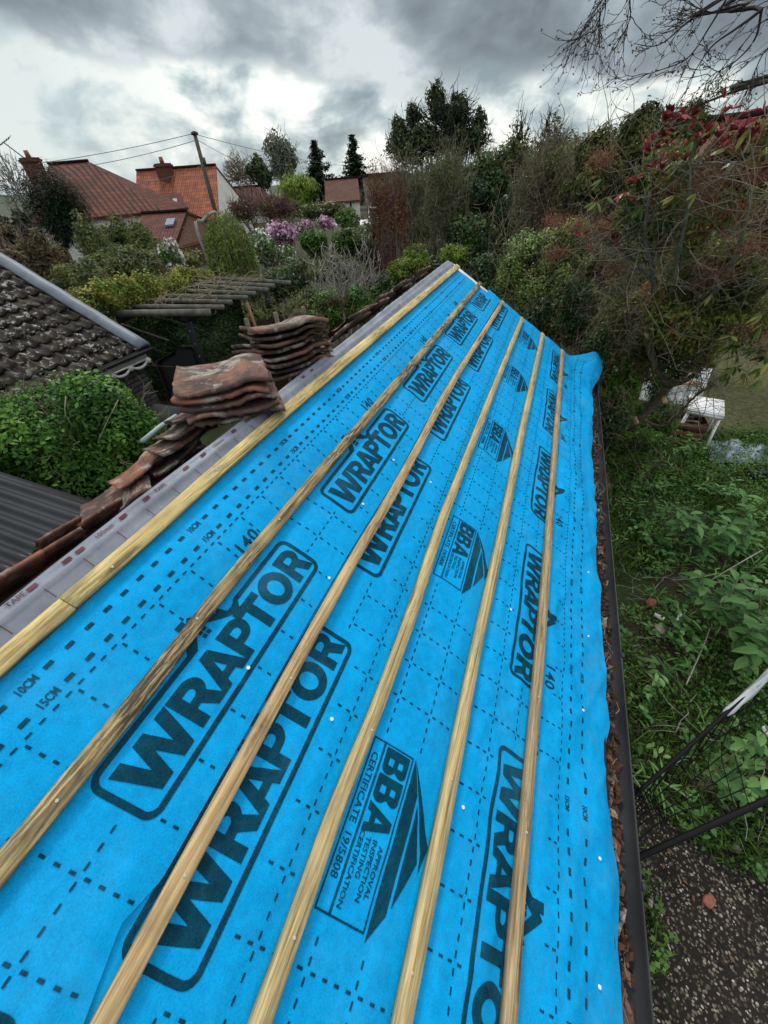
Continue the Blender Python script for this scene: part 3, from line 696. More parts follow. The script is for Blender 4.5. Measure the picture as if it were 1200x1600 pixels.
def twigs(B, n, rng, base=None, rad=.008, K=6, jit=.10, side=2, side_len=.35, sag=.1, lo=.45, sides=3, tip=.3, spread=.25, arch=0.0, up=0.0, inner=.88):
    E, CN = rand_in(B, n, rng, lo, .95, True)
    if base is None:
        c = np.mean([b[0] for b in B], axis=0); base = np.array([c[0], c[1], 0.0])
    base = np.atleast_2d(base); A = base[rng.integers(0, len(base), n)] + rng.normal(0, 1, (n, 3)) * spread * (1, 1, .15)
    A[:, 2] = np.maximum(A[:, 2], 0)
    if inner:                              # most shoots fork from limbs inside the crown, not from the ground
        q = rng.uniform(0, 1, n) < inner; f = rng.uniform(.1, .62, n)[:, None]; rb = np.mean([b[1].mean() for b in B])
        A2 = CN * (1 - f) + E * f + rng.normal(0, .16 * rb, (n, 3)) - (0, 0, .22 * rb); A[q] = A2[q]; A[:, 2] = np.maximum(A[:, 2], .02)
    V, F, P = strands(A, E, rng, K, sag, jit, rad, tip, sides, arch); out = [(V, F)]
    if side:
        m = n * side; i = rng.integers(0, n, m); k = rng.integers(K // 2, K, m); S = P[i, k]
        dr = P[i, k] - P[i, k - 1]; dr /= np.linalg.norm(dr, axis=1, keepdims=True) + 1e-9
        L = np.minimum(np.linalg.norm(E - A, axis=1)[i], 1.6 * np.mean([b[1].mean() for b in B])) * side_len * rng.uniform(.25, 1, m)
        T = S + (dr + rng.normal(0, .55, (m, 3)) + (0, 0, up)) * L[:, None]
        V2, F2, _ = strands(S, T, rng, 4, .1, .12, np.broadcast_to(rad, (n,))[i] * .5, .4, 3); out.append((V2, F2))
    return merge(out), P
def C_(*s): return [(p, c) for p, c in s]
G = {}
G['ivy'] = leafmat('dark_ivy_leaf', C_((0, (.012, .028, .009)), (.5, (.036, .072, .022)), (1, (.11, .17, .06))), .42)
G['dark'] = leafmat('dark_evergreen_leaf', C_((0, (.018, .030, .012)), (.5, (.050, .076, .028)), (1, (.13, .165, .06))), .5)
G['olive'] = leafmat('olive_leaf', C_((0, (.03, .035, .014)), (.5, (.075, .090, .032)), (1, (.16, .18, .07))), .5)
G['ivydome'] = leafmat('yellowish_ivy_leaf', C_((0, (.025, .034, .012)), (.45, (.085, .100, .032)), (.8, (.17, .18, .06)), (1, (.24, .19, .07))), .45)
G['mid'] = leafmat('mid_green_leaf', C_((0, (.018, .046, .009)), (.5, (.060, .14, .022)), (1, (.15, .29, .055))), .45)
G['bright'] = leafmat('bright_green_leaf', C_((0, (.030, .075, .010)), (.5, (.075, .18, .022)), (1, (.17, .31, .05))), .45)
G['lime'] = leafmat('lime_leaf', C_((0, (.06, .10, .012)), (.5, (.16, .24, .03)), (1, (.30, .38, .06))), .5)
G['gold'] = leafmat('golden_leaf', C_((0, (.08, .10, .018)), (.5, (.26, .27, .04)), (1, (.46, .43, .09))), .5)
G['willow'] = leafmat('willow_leaf', C_((0, (.075, .12, .018)), (.5, (.17, .26, .035)), (1, (.29, .38, .07))), .5)
G['brown'] = leafmat('brown_hedge_leaf', C_((0, (.040, .030, .018)), (.5, (.115, .085, .045)), (1, (.18, .16, .07))), .7)
G['rust'] = leafmat('rusty_hedge_leaf', C_((0, (.060, .036, .018)), (.5, (.17, .095, .042)), (.75, (.22, .15, .055)), (1, (.11, .15, .04))), .7)
G['orange'] = leafmat('orange_bud', C_((0, (.10, .045, .018)), (1, (.27, .13, .045))), .6)
G['pink'] = leafmat('pink_petal', C_((0, (.33, .13, .25)), (.5, (.58, .33, .47)), (1, (.80, .64, .72))), .5)
G['white'] = leafmat('white_petal', C_((0, (.45, .48, .40)), (1, (.85, .85, .80))), .5)
G['red'] = leafmat('red_new_leaf', C_((0, (.075, .010, .014)), (.5, (.20, .024, .030)), (.9, (.34, .07, .07)), (1, (.36, .14, .08))), .35)
G['fuzz'] = leafmat('dried_flower_head', C_((0, (.14, .055, .035)), (1, (.36, .18, .11))), .8)
G['grass'] = leafmat('grass_blade', C_((0, (.020, .050, .010)), (.5, (.060, .125, .020)), (1, (.17, .26, .05))), .5)
G['litter'] = leafmat('dead_leaf', C_((0, (.035, .018, .012)), (.5, (.12, .06, .035)), (.85, (.22, .13, .08)), (1, (.38, .29, .21))), .7)
G['palebirch'] = leafmat('birch_leaf', C_((0, (.09, .10, .075)), (1, (.24, .26, .18))), .6)
G['mixolive'] = leafmat('dull_olive_leaf', C_((0, (.030, .044, .014)), (.5, (.098, .122, .038)), (1, (.24, .26, .085))), .6)
B_ = {}
B_['bark'] = simple('grey_brown_bark', (.20, .17, .12), .85, .5, 25, .003)
B_['twig'] = simple('brown_twig', (.26, .215, .145), .85, .45, 14)
B_['greytwig'] = simple('silvery_twig', (.36, .34, .30), .8, .4, 14)
B_['greentwig'] = simple('greenish_twig', (.22, .21, .12), .8, .45, 14)
B_['darktwig'] = simple('dark_branch', (.036, .031, .028), .8, .4, 14)
B_['redtwig'] = simple('reddish_twig', (.17, .095, .075), .8, .4, 14)
B_['paletwig'] = simple('pale_background_twig', (.20, .19, .17), .8, .3, 14)
def plant(name, label, cat, blobs, n=0, leaf=.05, mat_='mid', asp=.55, seed=1, thr=.3, rough=.35, clump=2.2, shell=.5, tw=0, twm='twig', trad=.008, side=2, side_len=.35,
          group=None, droop=0.0, stems=3, base=None, lo=.45, sag=.1, jit=.1, spread=.25, crownname='crown', tip=.3, K=6, arch=0.0, extra=None, inner=.88):
    rng = np.random.default_rng(seed + 900); BB = [blob(b) for b in blobs]; c = np.mean([b[0] for b in BB], axis=0)
    g0 = np.array([c[0], c[1], 0.0]) if base is None else np.array(base, float)
    o = thing(name, label, cat, g0, group)
    if n:
        V, F, t, _ = crown(blobs, n, leaf, asp, seed, clump, thr, rough, shell, droop); mk(crownname, V, F, G[mat_], o, tone=t)
    if tw:
        (V, F), P = twigs(BB, tw, rng, g0, trad, K, jit, side, side_len, sag, lo, spread=spread, tip=tip, arch=arch, inner=inner); mk('twigs', V, F, B_[twm], o)
    if stems:
        top = rand_in(BB, stems, rng, 0, .5); H = max(c[2], .3); r0 = max(.012, .035 * H / 2)
        for k in range(stems):
            p0 = g0 + (rng.normal(0, .06), rng.normal(0, .06), 0); p1 = p0 * .5 + top[k] * .5 + rng.normal(0, .05, 3) * H * .5
            tube_obj('stem' if stems > 1 else 'trunk', [p0, p1, top[k]], [r0, r0 * .7, r0 * .3], B_['bark'], o, 7, 9)
    if extra:
        for nm, mm, nn_, sz, sd_, asp_ in extra:
            V, F, t, _ = crown(blobs, nn_, sz, asp_, sd_, clump, .25, .42, .35); mk(nm, V, F, G[mm], o, tone=t)
    return o
# ================================================================== ground and distance
def ground_mat():
    m, nt, p = mat('garden_ground'); tc = nn(nt, 'ShaderNodeTexCoord'); v = tc.outputs['Object']
    a = noise(nt, v, 1.3, 8, .65); b = noise(nt, v, 30, 6, .7)
    c1 = ramp(nt, b, [(.35, (.018, .014, .010)), (.55, (.050, .040, .026)), (.7, (.085, .070, .045))])
    c2 = ramp(nt, b, [(.35, (.020, .034, .010)), (.55, (.040, .058, .018)), (.7, (.075, .085, .032))])
    c = mixc(nt, ramp(nt, a, [(.42, (0, 0, 0)), (.56, (1, 1, 1))]), c1, c2)
    lk(nt, c, p.inputs['Base Color']); p.inputs['Roughness'].default_value = .95; bump(nt, p, b, .03, .8); return m
gm = ground_mat()
V = [(-1500, -60, 0), (1500, -60, 0), (1500, 2000, 0), (-1500, 2000, 0)]
setp(mk('ground', V, [[0, 1, 2, 3]], gm, origin=(0, 0, 0)), kind='structure')
def gravel_mat():
    m, nt, p = mat('pebble_paving'); tc = nn(nt, 'ShaderNodeTexCoord'); v = tc.outputs['Object']
    vo = nn(nt, 'ShaderNodeTexVoronoi', ins={'Scale': 38}); lk(nt, v, vo.inputs['Vector'])
    vc = ramp(nt, nn_sep(nt, vo.outputs['Color']), [(0, (.035, .028, .020)), (.6, (.085, .070, .050)), (1, (.24, .21, .17))])
    c = mixc(nt, ramp(nt, vo.outputs['Distance'], [(.25, (0, 0, 0)), (.42, (1, 1, 1))]), vc, (.018, .015, .011))
    big = noise(nt, v, 1.6, 5); c = mixc(nt, .8, c, ramp(nt, big, [(.35, (.45, .42, .38)), (.65, (1, 1, 1))]), 'MULTIPLY')
    lk(nt, c, p.inputs['Base Color']); p.inputs['Roughness'].default_value = .8
    bump(nt, p, mth(nt, 'SUBTRACT', 1.0, vo.outputs['Distance']), .012); return m
def nn_sep(nt, s):
    n = nt.nodes.new('ShaderNodeSeparateColor'); lk(nt, s, n.inputs[0]); return n.outputs[0]
V = [(.7, -3, .012), (5.5, -3, .012), (5.5, 1.75, .012), (3.2, 2.0, .012), (2.2, 1.75, .012), (1.55, 1.55, .012), (1.35, .9, .012), (1.0, .6, .012), (.7, .5, .012)]
setp(mk('gravel_path', V, [list(range(9))], gravel_mat(), origin=(0, 0, 0)), kind='structure')
V = [(2.9, 8.2, .014), (9, 6.2, .014), (11, 16, .014), (3.0, 14.5, .014)]
setp(mk('lawn', V, [[0, 1, 2, 3]], simple('mossy_lawn', (.115, .115, .045), .95, .55, 14, .02), origin=(0, 0, 0)), kind='structure')
def hill():
    V = []; n = 90
    az = np.linspace(-75, 60, n)
    for k, a in enumerate(az):
        a_ = math.radians(a); H = 4 + 420 * math.tan(math.radians(-.2 + .7 * float(fbm(np.array([a * .06, 1.0, 2.0]), 3, 5)) + (.5 if a < -50 else 0)))
        for D, z in ((160, 0), (420, H), (470, H * .9), (700, 0)): V.append((D * math.sin(a_), D * math.cos(a_), z))
    F = [[k * 4 + i, (k + 1) * 4 + i, (k + 1) * 4 + i + 1, k * 4 + i + 1] for k in range(n - 1) for i in range(3)]
    setp(mk('hills', V, F, simple('wooded_hill', (.075, .085, .055), .95, .45, .12, 0), origin=(0, 0, 0), smooth=True), kind='structure')
hill()
# far wood: one mass
def far_wood():
    bl = []
    rr = random.Random(3)
    for px in range(-40, 1300, 26):
        hor = 345 - px * .077
        D = rr.uniform(85, 120); h = rr.uniform(8, 20)
        bl.append((px - 26, hor - h, px + 26, hor + 42, D, .5))
    V, F, t, _ = crown(bl, 16000, 1.3, .6, 77, 2.5, .2)
    setp(mk('distant_wood', V, F, leafmat('distant_leaf', C_((0, (.040, .044, .030)), (1, (.10, .105, .065))), .8, 0), tone=t), kind='stuff')
far_wood()
# ================================================================== far houses
def tile_mat(name, c1, c2, cw=.24, ch=.30, bumpd=.03):
    m, nt, p = mat(name); tc = nn(nt, 'ShaderNodeTexCoord'); v = tc.outputs['UV']; sp = nn(nt, 'ShaderNodeSeparateXYZ'); lk(nt, v, sp.inputs[0])
    fx = mth(nt, 'FRACT', mth(nt, 'DIVIDE', sp.outputs[0], cw)); fy = mth(nt, 'FRACT', mth(nt, 'DIVIDE', sp.outputs[1], ch))
    wx = mth(nt, 'SINE', mth(nt, 'MULTIPLY', fx, 6.2832)); hgt = mth(nt, 'ADD', mth(nt, 'MULTIPLY', wx, .5), mth(nt, 'MULTIPLY', fy, -.9))
    b = nn(nt, 'ShaderNodeTexBrick', offset=0.0, ins={'Scale': 1.0, 'Mortar Size': .018, 'Brick Width': cw, 'Row Height': ch, 'Mortar Smooth': .4}); lk(nt, v, b.inputs['Vector'])
    b.inputs['Color1'].default_value = (*c1, 1); b.inputs['Color2'].default_value = (*c2, 1); b.inputs['Mortar'].default_value = (*[q * .3 for q in c2], 1)
    n = noise(nt, v, 1.4, 6, .7); c = mixc(nt, .6, b.outputs['Color'], ramp(nt, n, [(.3, (.5, .5, .5)), (.7, (1.15, 1.1, 1.05))]), 'MULTIPLY')
    lk(nt, c, p.inputs['Base Color']); p.inputs['Roughness'].default_value = .85; bump(nt, p, hgt, bumpd); return m
T_ORANGE = tile_mat('orange_pantiles', (.31, .098, .045), (.19, .058, .030), .40, .42, .10); T_BROWN = tile_mat('brown_pantiles', (.125, .040, .022), (.070, .025, .016), .42, .42, .12); T_DULL = tile_mat('dull_brown_tiles', (.12, .048, .028), (.075, .032, .020), .5, .5, .1)
RENDER = simple('pale_render', (.62, .60, .54), .85, .15, 2); WHITE = simple('white_paint', (.75, .75, .72), .6, .1, 3); GLASS = simple('dark_window_glass', (.03, .035, .04), .12, .2, 2); LEADM = simple('lead_flashing', (.20, .22, .25), .6, .25, 5)
def thick(P, d=.18):                      # a polygon given thickness downward
    P = [np.array(q, float) for q in P]; Q = [q - (0, 0, d) for q in P]; n = len(P)
    return [P, Q[::-1]] + [[P[(i + 1) % n], P[i], Q[i], Q[(i + 1) % n]] for i in range(n)]
def house(label, ridge, front, roofm, wallm, endm=None, back=None, cat='house', name='house', hip=None):
    A, B = [np.array(q, float) for q in ridge]; FL, FR = [np.array(q, float) for q in front]
    ax = (B - A); ax[2] = 0; ax /= np.linalg.norm(ax); nrm = np.array([-ax[1], ax[0], 0.0])
    def mir(q): q = q.copy(); d = (q - A) @ nrm; return q - 2 * d * nrm
    BL, BR = mir(FL), mir(FR)
    c = (FL + FR + BL + BR) / 4; o = thing(name, label, cat, (c[0], c[1], 0))
    F1 = thick([FL, FR, B, A]); F2 = thick([BR, BL, A, B]); polys = F1 + F2
    if hip: polys += thick([FR, BR, B]) ; polys += thick([BL, FL, A]) if hip > 1 else []
    polys_obj('roof', polys, roofm, o)
    ins = lambda q: c + (q - c) * np.array([.95, .95, 0]) + np.array([0, 0, q[2] - .15]) - np.array([0, 0, c[2] * 0]) if False else np.array([c[0] + (q[0] - c[0]) * .95, c[1] + (q[1] - c[1]) * .95, q[2] - .1])
    W = [ins(FL), ins(FR), ins(BR), ins(BL)]; z0 = lambda q: np.array([q[0], q[1], 0])
    wp = [[z0(W[i]), z0(W[(i + 1) % 4]), W[(i + 1) % 4], W[i]] for i in range(4)]
    polys_obj('wall', wp, wallm, o)
    if not hip or hip == 1:
        ends = [(FL, BL, A)] if hip == 1 else [(FL, BL, A), (FR, BR, B)]
        gp = []
        for e in ends:
            k = [np.array([c[0] + (q[0] - c[0]) * .985, c[1] + (q[1] - c[1]) * .985, q[2] - .22]) for q in e]; gp.append(k)
        polys_obj('gable_wall', gp, endm or wallm, o)
    # ridge tiles
    mb = MB(); mb.bar(A + (0, 0, .06), B + (0, 0, .06), .28, .16); mb.build('ridge_tiles', roofm, o, uv=None)
    return o
def chimney(o, px, pytop, pybot, D, wd, m=None, pots=1):
    T = at(px, pytop, D); b = at(px, pybot, D); h = T[2] - b[2]; mb = MB(); c = at(px, (pytop + pybot) / 2, D)
    x, y = c[0], c[1]
    ps = boxpolys(x - wd / 2, x + wd / 2, y - wd / 2, y + wd / 2, b[2] - .6, T[2]) + boxpolys(x - wd * .58, x + wd * .58, y - wd * .58, y + wd * .58, T[2] - .25, T[2] - .1)
    ch = polys_obj('chimney', ps, m or M['brick'], o)
    for k in range(pots):
        a = [x + (k - (pots - 1) / 2) * .35, y, T[2]]; tube_obj('chimney_pot', [a, [a[0], a[1], a[2] + wd * .42]], [wd * .19, wd * .15], T_ORANGE if False else simple('clay_pot', (.32, .12, .07), .8, .3, 5), ch, 10)
    return ch
def build_houses():
    D = 50
    A = at(76, 257, D); B = at(139, 256, D - 2); B[2] = A[2]
    FL = at(52, 352, D - 9); FR = at(258, 333, D - 7); FL[2] = FR[2] = 2.9
    o = house('brown pantiled hipped house with a long sloping right edge behind the dark cypress', (A, B), (FL, FR), T_BROWN, RENDER, hip=2)
    chimney(o, 56, 246, 290, D - 3, .95)
    # extension
    D2_ = 36; A = at(222, 334, D2_ + 2); B = at(291, 328, D2_); B[2] = A[2]; FL = at(205, 385, D2_ - 3); FR = at(272, 384, D2_ - 4); FL[2] = FR[2]
    o = house('small pantiled extension with a single skylight below the orange roofed house', (A, B), (FL, FR), T_BROWN, M['brick'], M['brick'], name='house_extension', cat='extension')
    c = at(267, 349, D2_ - 1.2); n = np.cross(FR - FL, B - FR); n /= np.linalg.norm(n)
    if n[2] < 0: n = -n
    mb = MB(); a = c; u_ = (FR - FL) / np.linalg.norm(FR - FL); w_ = np.cross(n, u_)
    for q in [.0]:
        P = [c + n * .12 + u_ * sx * .28 + w_ * sy * .42 for sx, sy in ((-1, -1), (1, -1), (1, 1), (-1, 1))]
    polys_obj('skylight', thick(P, .1), LEADM, o)
    # orange roofed house
    D3 = 56; A = at(213, 267, D3); B = at(336, 254, D3 - 3); B[2] = A[2]
    FL = at(211, 348, D3 - 5.5); FR = at(342, 342, D3 - 9); FL[2] = FR[2] = min(FL[2], FR[2])
    o = house('tall house with a bright orange pantiled roof and a cream gable wall on its right', (A, B), (FL, FR), T_ORANGE, RENDER, RENDER)
    chimney(o, 258, 255, 282, D3 - 2.2, 1.1)
    # dormer with pale cheek on the front slope
    a = at(246, 303, D3 - 5.2); b = at(283, 302, D3 - 6.2); b[2] = a[2]; e = np.array([0, 0, 1.0])
    back = (A - FL); back /= np.linalg.norm(back); f0 = at(240, 330, D3 - 7.5); f1 = at(292, 328, D3 - 8.5); f0[2] = f1[2]
    polys_obj('dormer_roof', thick([f0, f1, b, a], .12), T_BROWN, o)
    polys_obj('dormer_cheek', thick([at(238, 329, D3 - 7.0), at(262, 331, D3 - 7.3), at(243, 306, D3 - 5.4)], .1), RENDER, o)
    for px, py in ((270, 317),):
        c = at(px, py, D3 - 7.6); polys_obj('rooflight', thick([c + (-.25, 0, -.4), c + (.25, 0, -.4), c + (.35, .3, .3), c + (-.15, .3, .3)], .08), WHITE, o)
    # small brown house with a white barge board
    D4 = 75; A = at(352, 294, D4); B = at(414, 292, D4); B[2] = A[2]; FL = at(352, 318, D4 - 5); FR = at(418, 318, D4 - 5); FL[2] = FR[2]
    o = house('low brown roofed house far behind the reddish twigs with a white barge board', (A, B), (FL, FR), T_DULL, RENDER, WHITE)
    for a_, b_ in ((at(366, 308, D4 - 6), at(384, 332, D4 - 6)), (at(415, 293, D4 - 1), at(421, 306, D4 - 5))):
        mb = MB(); mb.bar(a_, b_, .3, .5); mb.build('barge_board', WHITE, o)
    D5 = 70; A = at(507, 281, D5); B = at(559, 280, D5); B[2] = A[2]; FL = at(508, 314, D5 - 5); FR = at(563, 312, D5 - 5); FL[2] = FR[2]
    o = house('plain brown roofed house with pale walls beneath the two conifers', (A, B), (FL, FR), T_DULL, RENDER, M['brick'])
    for px in (527, 546):
        c = at(px, 321, D5 - 4.6); polys_obj('window', boxpolys(c[0] - .35, c[0] + .35, c[1] - .15, c[1] + .1, c[2] - .4, c[2] + .4), GLASS, o)
    D6 = 34; A = at(566, 276, D6 + 1); B = at(640, 272, D6 + 1); B[2] = A[2]; FL = at(572, 322, D6 - 2); FR = at(650, 320, D6 - 2); FL[2] = FR[2]
    o = house('brick cottage with a mossy dark roof half hidden by the orange budded tree', (A, B), (FL, FR), tile_mat('mossy_roof_tiles', (.085, .080, .050), (.055, .050, .035)), M['brick'], M['brick'])
    for px in (588, 605):
        c = at(px, 333, D6 - 2.3); w1 = polys_obj('window', boxpolys(c[0] - .5, c[0] + .5, c[1] - .2, c[1] + .1, c[2] - .35, c[2] + .35), WHITE, o)
        polys_obj('pane', boxpolys(c[0] - .4, c[0] + .4, c[1] - .215, c[1] + .05, c[2] - .26, c[2] + .26), GLASS, w1)
    c = at(590, 353, D6 - 4); P = boxpolys(c[0] - 2.2, c[0] + 2.2, c[1] - 1, c[1] + 1, 0, c[2])
    g = thing('garden_shed', 'low brick lean-to with a pale flat roof beside the brick cottage', 'shed', (c[0], c[1], 0)); polys_obj('wall', P, M['brick'], g)
    polys_obj('roof', thick([(c[0] - 2.5, c[1] - 1.3, c[2] + .2), (c[0] + 2.5, c[1] - 1.3, c[2] + .2), (c[0] + 2.5, c[1] + 1.3, c[2] + .25), (c[0] - 2.5, c[1] + 1.3, c[2] + .25)], .15), RENDER, g)
    # roof behind the photinia at the right
    D7 = 19; A = at(1085, 193, D7); B = at(1330, 174, D7); B[2] = A[2]; FL = at(1085, 225, D7 - 3); FR = at(1340, 225, D7 - 3); FL[2] = FR[2]
    house('neighbouring building with a low brown tiled roof behind the rusty hedge', (A, B), (FL, FR), T_DULL, M['brick'], M['brick'], name='neighbour_building', cat='building')
build_houses()
def pole_and_wires():
    D = 40; t = at(303, 205, D); b = np.array([t[0], t[1], 0.0]); b2 = at(335, 325, D); b = t + (b2 - t) * (t[2] / (t[2] - b2[2])); b[2] = 0
    o = thing('utility_pole', 'leaning weathered wooden telephone pole carrying thin wires', 'utility pole', b)
    tube_obj('pole', [b, t], [.19, .13], simple('pole_wood', (.11, .10, .075), .85, .4, 6), o, 10)
    mb = MB(); p = t + (0, 0, -.12); mb.box(p, (.34, .34, .16)); mb.build('cap_band', M['gutter'], o)
    q = t + (b - t) * .22; mb = MB(); mb.box(q + (.22, 0, 0), (.18, .12, .4)); mb.build('junction_box', simple('grey_box', (.1, .1, .1), .6, .2, 3), o)
    wm = simple('wire_sheath', (.05, .05, .05), .6, .1, 3)
    def wire(a, c, label, sag=.4):
        P = np.array([a * (1 - s) + c * s - (0, 0, sag * 4 * s * (1 - s)) for s in np.linspace(0, 1, 16)])
        w_ = tube_obj('overhead_wire', P, [.017, .017], simple('wire_grey', (.12, .12, .12), .6, .1, 3), None, 4); setp(w_, label, 'wire', 'overhead wires from the telephone pole')
    wire(t + (0, 0, -.1), at(60, 255, 46), 'upper overhead wire running left from the pole top', .12); wire(t + (0, 0, -.45), at(120, 262, 46), 'lower overhead wire running left just under the first', .12)
    wire(t + (0, 0, -.15), at(560, 260, 90), 'overhead wire running right from the pole towards the conifers', .4); wire(t + (0, 0, -.4), at(400, 262, 70), 'short overhead wire running right from the pole to the birch', .2)
    wire(t + (b - t) * .25, at(160, 292, 50), 'low overhead wire crossing in front of the orange roof', .3)
    # aerial
    D = 24; a = at(14, 232, D); o = thing('tv_aerial', 'television aerial at the left edge of the sky', 'aerial', a)
    tube_obj('mast', [at(42, 250, D), at(5, 222, D)], [.02, .02], wm, o, 5)
    mb = MB(); c0 = at(-8, 233, D); c1 = at(16, 214, D); mb.bar(c0, c1, .02, .02)
    for s in np.linspace(.1, .95, 7):
        c = c0 * (1 - s) + c1 * s; dv = (at(8, 214, D) - at(0, 228, D)) * .28; mb.bar(c - dv, c + dv, .012, .012)
    mb.build('elements', wm, o)
pole_and_wires()
# ================================================================== trees, far to near
def conifer(px, pytop, pybot, D, wpx, label, seed, group=None):
    rng = np.random.default_rng(seed); T = at(px, pytop, D); Bm = at(px, pybot, D); R0 = np.linalg.norm(at(px - wpx / 2, pybot, D) - at(px + wpx / 2, pybot, D)) / 2
    o = thing('conifer', label, 'conifer', (T[0], T[1], 0), group); tube_obj('trunk', [(T[0], T[1], 0), T], [R0 * .09, .03], B_['darktwig'], o, 7)
    H = T[2] - Bm[2]; P = []
    for k in range(26):
        f = (k + .3) / 26; z = T[2] - f * H; r = R0 * (f ** .8) * rng.uniform(.75, 1.12)
        for j in range(int(5 + 7 * f)):
            a = rng.uniform(0, 6.28); L = r * rng.uniform(.35, 1.2); m = int(16 + 40 * f); s = rng.uniform(.1, 1, m)
            P.append(np.stack([T[0] + np.cos(a) * L * s + rng.normal(0, .05 * R0, m), T[1] + np.sin(a) * L * s + rng.normal(0, .05 * R0, m), z - .28 * L * s + .22 * L * s ** 3 - np.abs(rng.normal(0, .03 * H, m)) * s], 1))
    P = np.concatenate(P); N = rng.normal(0, .4, P.shape) + (0, 0, 1)
    V, F = leaf_quads(P, N, R0 * .13, .4, rng, .8); tone = np.clip(rng.normal(.45, .2, len(P)), 0, 1)
    mk('crown', V, F, G['conif'], o, tone=tone)
G['conif'] = leafmat('conifer_needles', C_((0, (.010, .020, .010)), (.5, (.022, .040, .020)), (1, (.06, .085, .04))), .6, .0)
conifer(490, 219, 300, 85, 74, 'dark spiky conifer, left one of the two on the skyline', 5); conifer(550, 210, 290, 85, 66, 'dark spiky conifer, right one of the two on the skyline', 6)
plant('bare_tree', 'pale bare willow standing behind the chimney at the far left', 'tree', [(-30, 228, 74, 340, 62, .8)], tw=170, twm='paletwig', trad=.045, side=4, side_len=.3, stems=1, seed=3, jit=.05, sag=-.1, lo=.6, tip=.25)
plant('birch_tree', 'tall pale birch with sparse drooping foliage left of the conifers', 'tree', [(408, 192, 468, 305, 72, .8)], 3600, .42, 'palebirch', seed=8, thr=.48, tw=90, twm='greytwig', trad=.07, stems=1, droop=.8)
plant('bare_tree', 'small bare tree on the skyline between the orange roof and the birch', 'tree', [(348, 238, 402, 300, 72, .8)], tw=150, twm='twig', trad=.07, side=5, stems=1, seed=9, lo=.6)
plant('dark_tree', 'dark rounded tree beside the birch on the skyline', 'tree', [(384, 238, 428, 300, 66, .8)], 3000, .42, 'dark', seed=10, thr=.4, stems=1, tw=60, twm='darktwig', trad=.06)
plant('weeping_tree', 'yellow green weeping tree in front of the birch', 'tree', [(428, 262, 500, 345, 48, .8)], 6500, .32, 'willow', seed=12, thr=.33, asp=.3, droop=2.5, stems=1, rough=.45)
def cypress():
    rng = np.random.default_rng(4); D = 30
    o = thing('cypress', 'dark vase shaped cypress in front of the brown hipped roof', 'conifer', (*at(100, 330, D)[:2], 0))
    tips = [(52, 300), (62, 282), (75, 268), (88, 272), (98, 290), (110, 282), (122, 300), (134, 318), (138, 345), (46, 322), (104, 312), (118, 330), (80, 300)]
    base = at(98, 385, D); P = []
    for tx, ty in tips:
        t = at(tx, ty, D + rng.uniform(-.6, .6)); m = 2600; s = rng.uniform(0, 1, m) ** .8
        w_ = .28 * np.sin(np.clip(s, .05, 1) * 2.6) + .05
        P.append(base * (1 - s[:, None]) + t * s[:, None] + rng.normal(0, 1, (m, 3)) * w_[:, None] * (1, 1, 1.2) + np.stack([0 * s, 0 * s, .25 * np.sin(s * 3.14)], 1))
    P = np.concatenate(P); V, F = leaf_quads(P, P - base, .12, .3, rng, -1.5); mk('crown', V, F, G['conif'], o, tone=np.clip(rng.normal(.4, .2, len(P)), 0, 1))
    tube_obj('trunk', [(base[0], base[1], 0), base], [.2, .15], B_['darktwig'], o)
cypress()
plant('reddish_shrub', 'leafless reddish shrub behind the pink magnolia', 'shrub', [(350, 303, 412, 352, 30), (395, 300, 470, 345, 30)], 1500, .14, 'brown', seed=14, thr=.3, tw=500, twm='redtwig', trad=.025, side=3)
plant('broadleaf_tree', 'wide low green tree under the weeping tree', 'tree', [(455, 310, 560, 350, 28)], 4500, .16, 'olive', seed=15, tw=80, stems=1)
plant('hedge_tree', 'tangled olive and brown bush at the far left beyond the tiled roof', 'bush', [(-60, 335, 60, 450, 15), (20, 350, 120, 460, 14), (-40, 370, 60, 470, 12)], 15000, .085, 'brown', seed=16, thr=.28, tw=500, twm='twig', trad=.012)
plant('green_bush', 'dark olive green bush in front of the brown roofed houses', 'bush', [(105, 330, 190, 430, 17), (160, 322, 248, 425, 17), (195, 345, 258, 430, 16), (90, 380, 300, 440, 15), (120, 348, 215, 400, 19), (250, 385, 330, 430, 15)], 22000, .09, 'mixolive', seed=17, thr=.26, tw=300, twm='greentwig', trad=.012)
plant('magnolia', 'pink flowering magnolia in front of the distant roofs', 'tree', [(408, 336, 470, 400, 16), (455, 338, 500, 380, 17.5), (490, 335, 528, 362, 18)], 900, .09, 'mid', seed=18, thr=.3, tw=160, twm='redtwig', trad=.014, stems=2, extra=[('blossom', 'pink', 2600, .095, 3, .8)])
plant('blossom_tree', 'white flowering pear behind the willow with open twigs', 'tree', [(378, 352, 440, 425, 14), (425, 375, 470, 430, 14)], 2800, .07, 'mid', seed=19, thr=.35, tw=200, twm='twig', trad=.014, stems=2, extra=[('blossom', 'white', 700, .075, 5, .8)])
plant('blossom_tree', 'small white flowering twigs left of the weeping willow', 'tree', [(243, 365, 290, 430, 13.5)], 900, .07, 'mid', seed=20, thr=.35, tw=120, twm='twig', trad=.012, stems=1, extra=[('blossom', 'white', 420, .085, 5, .8)])
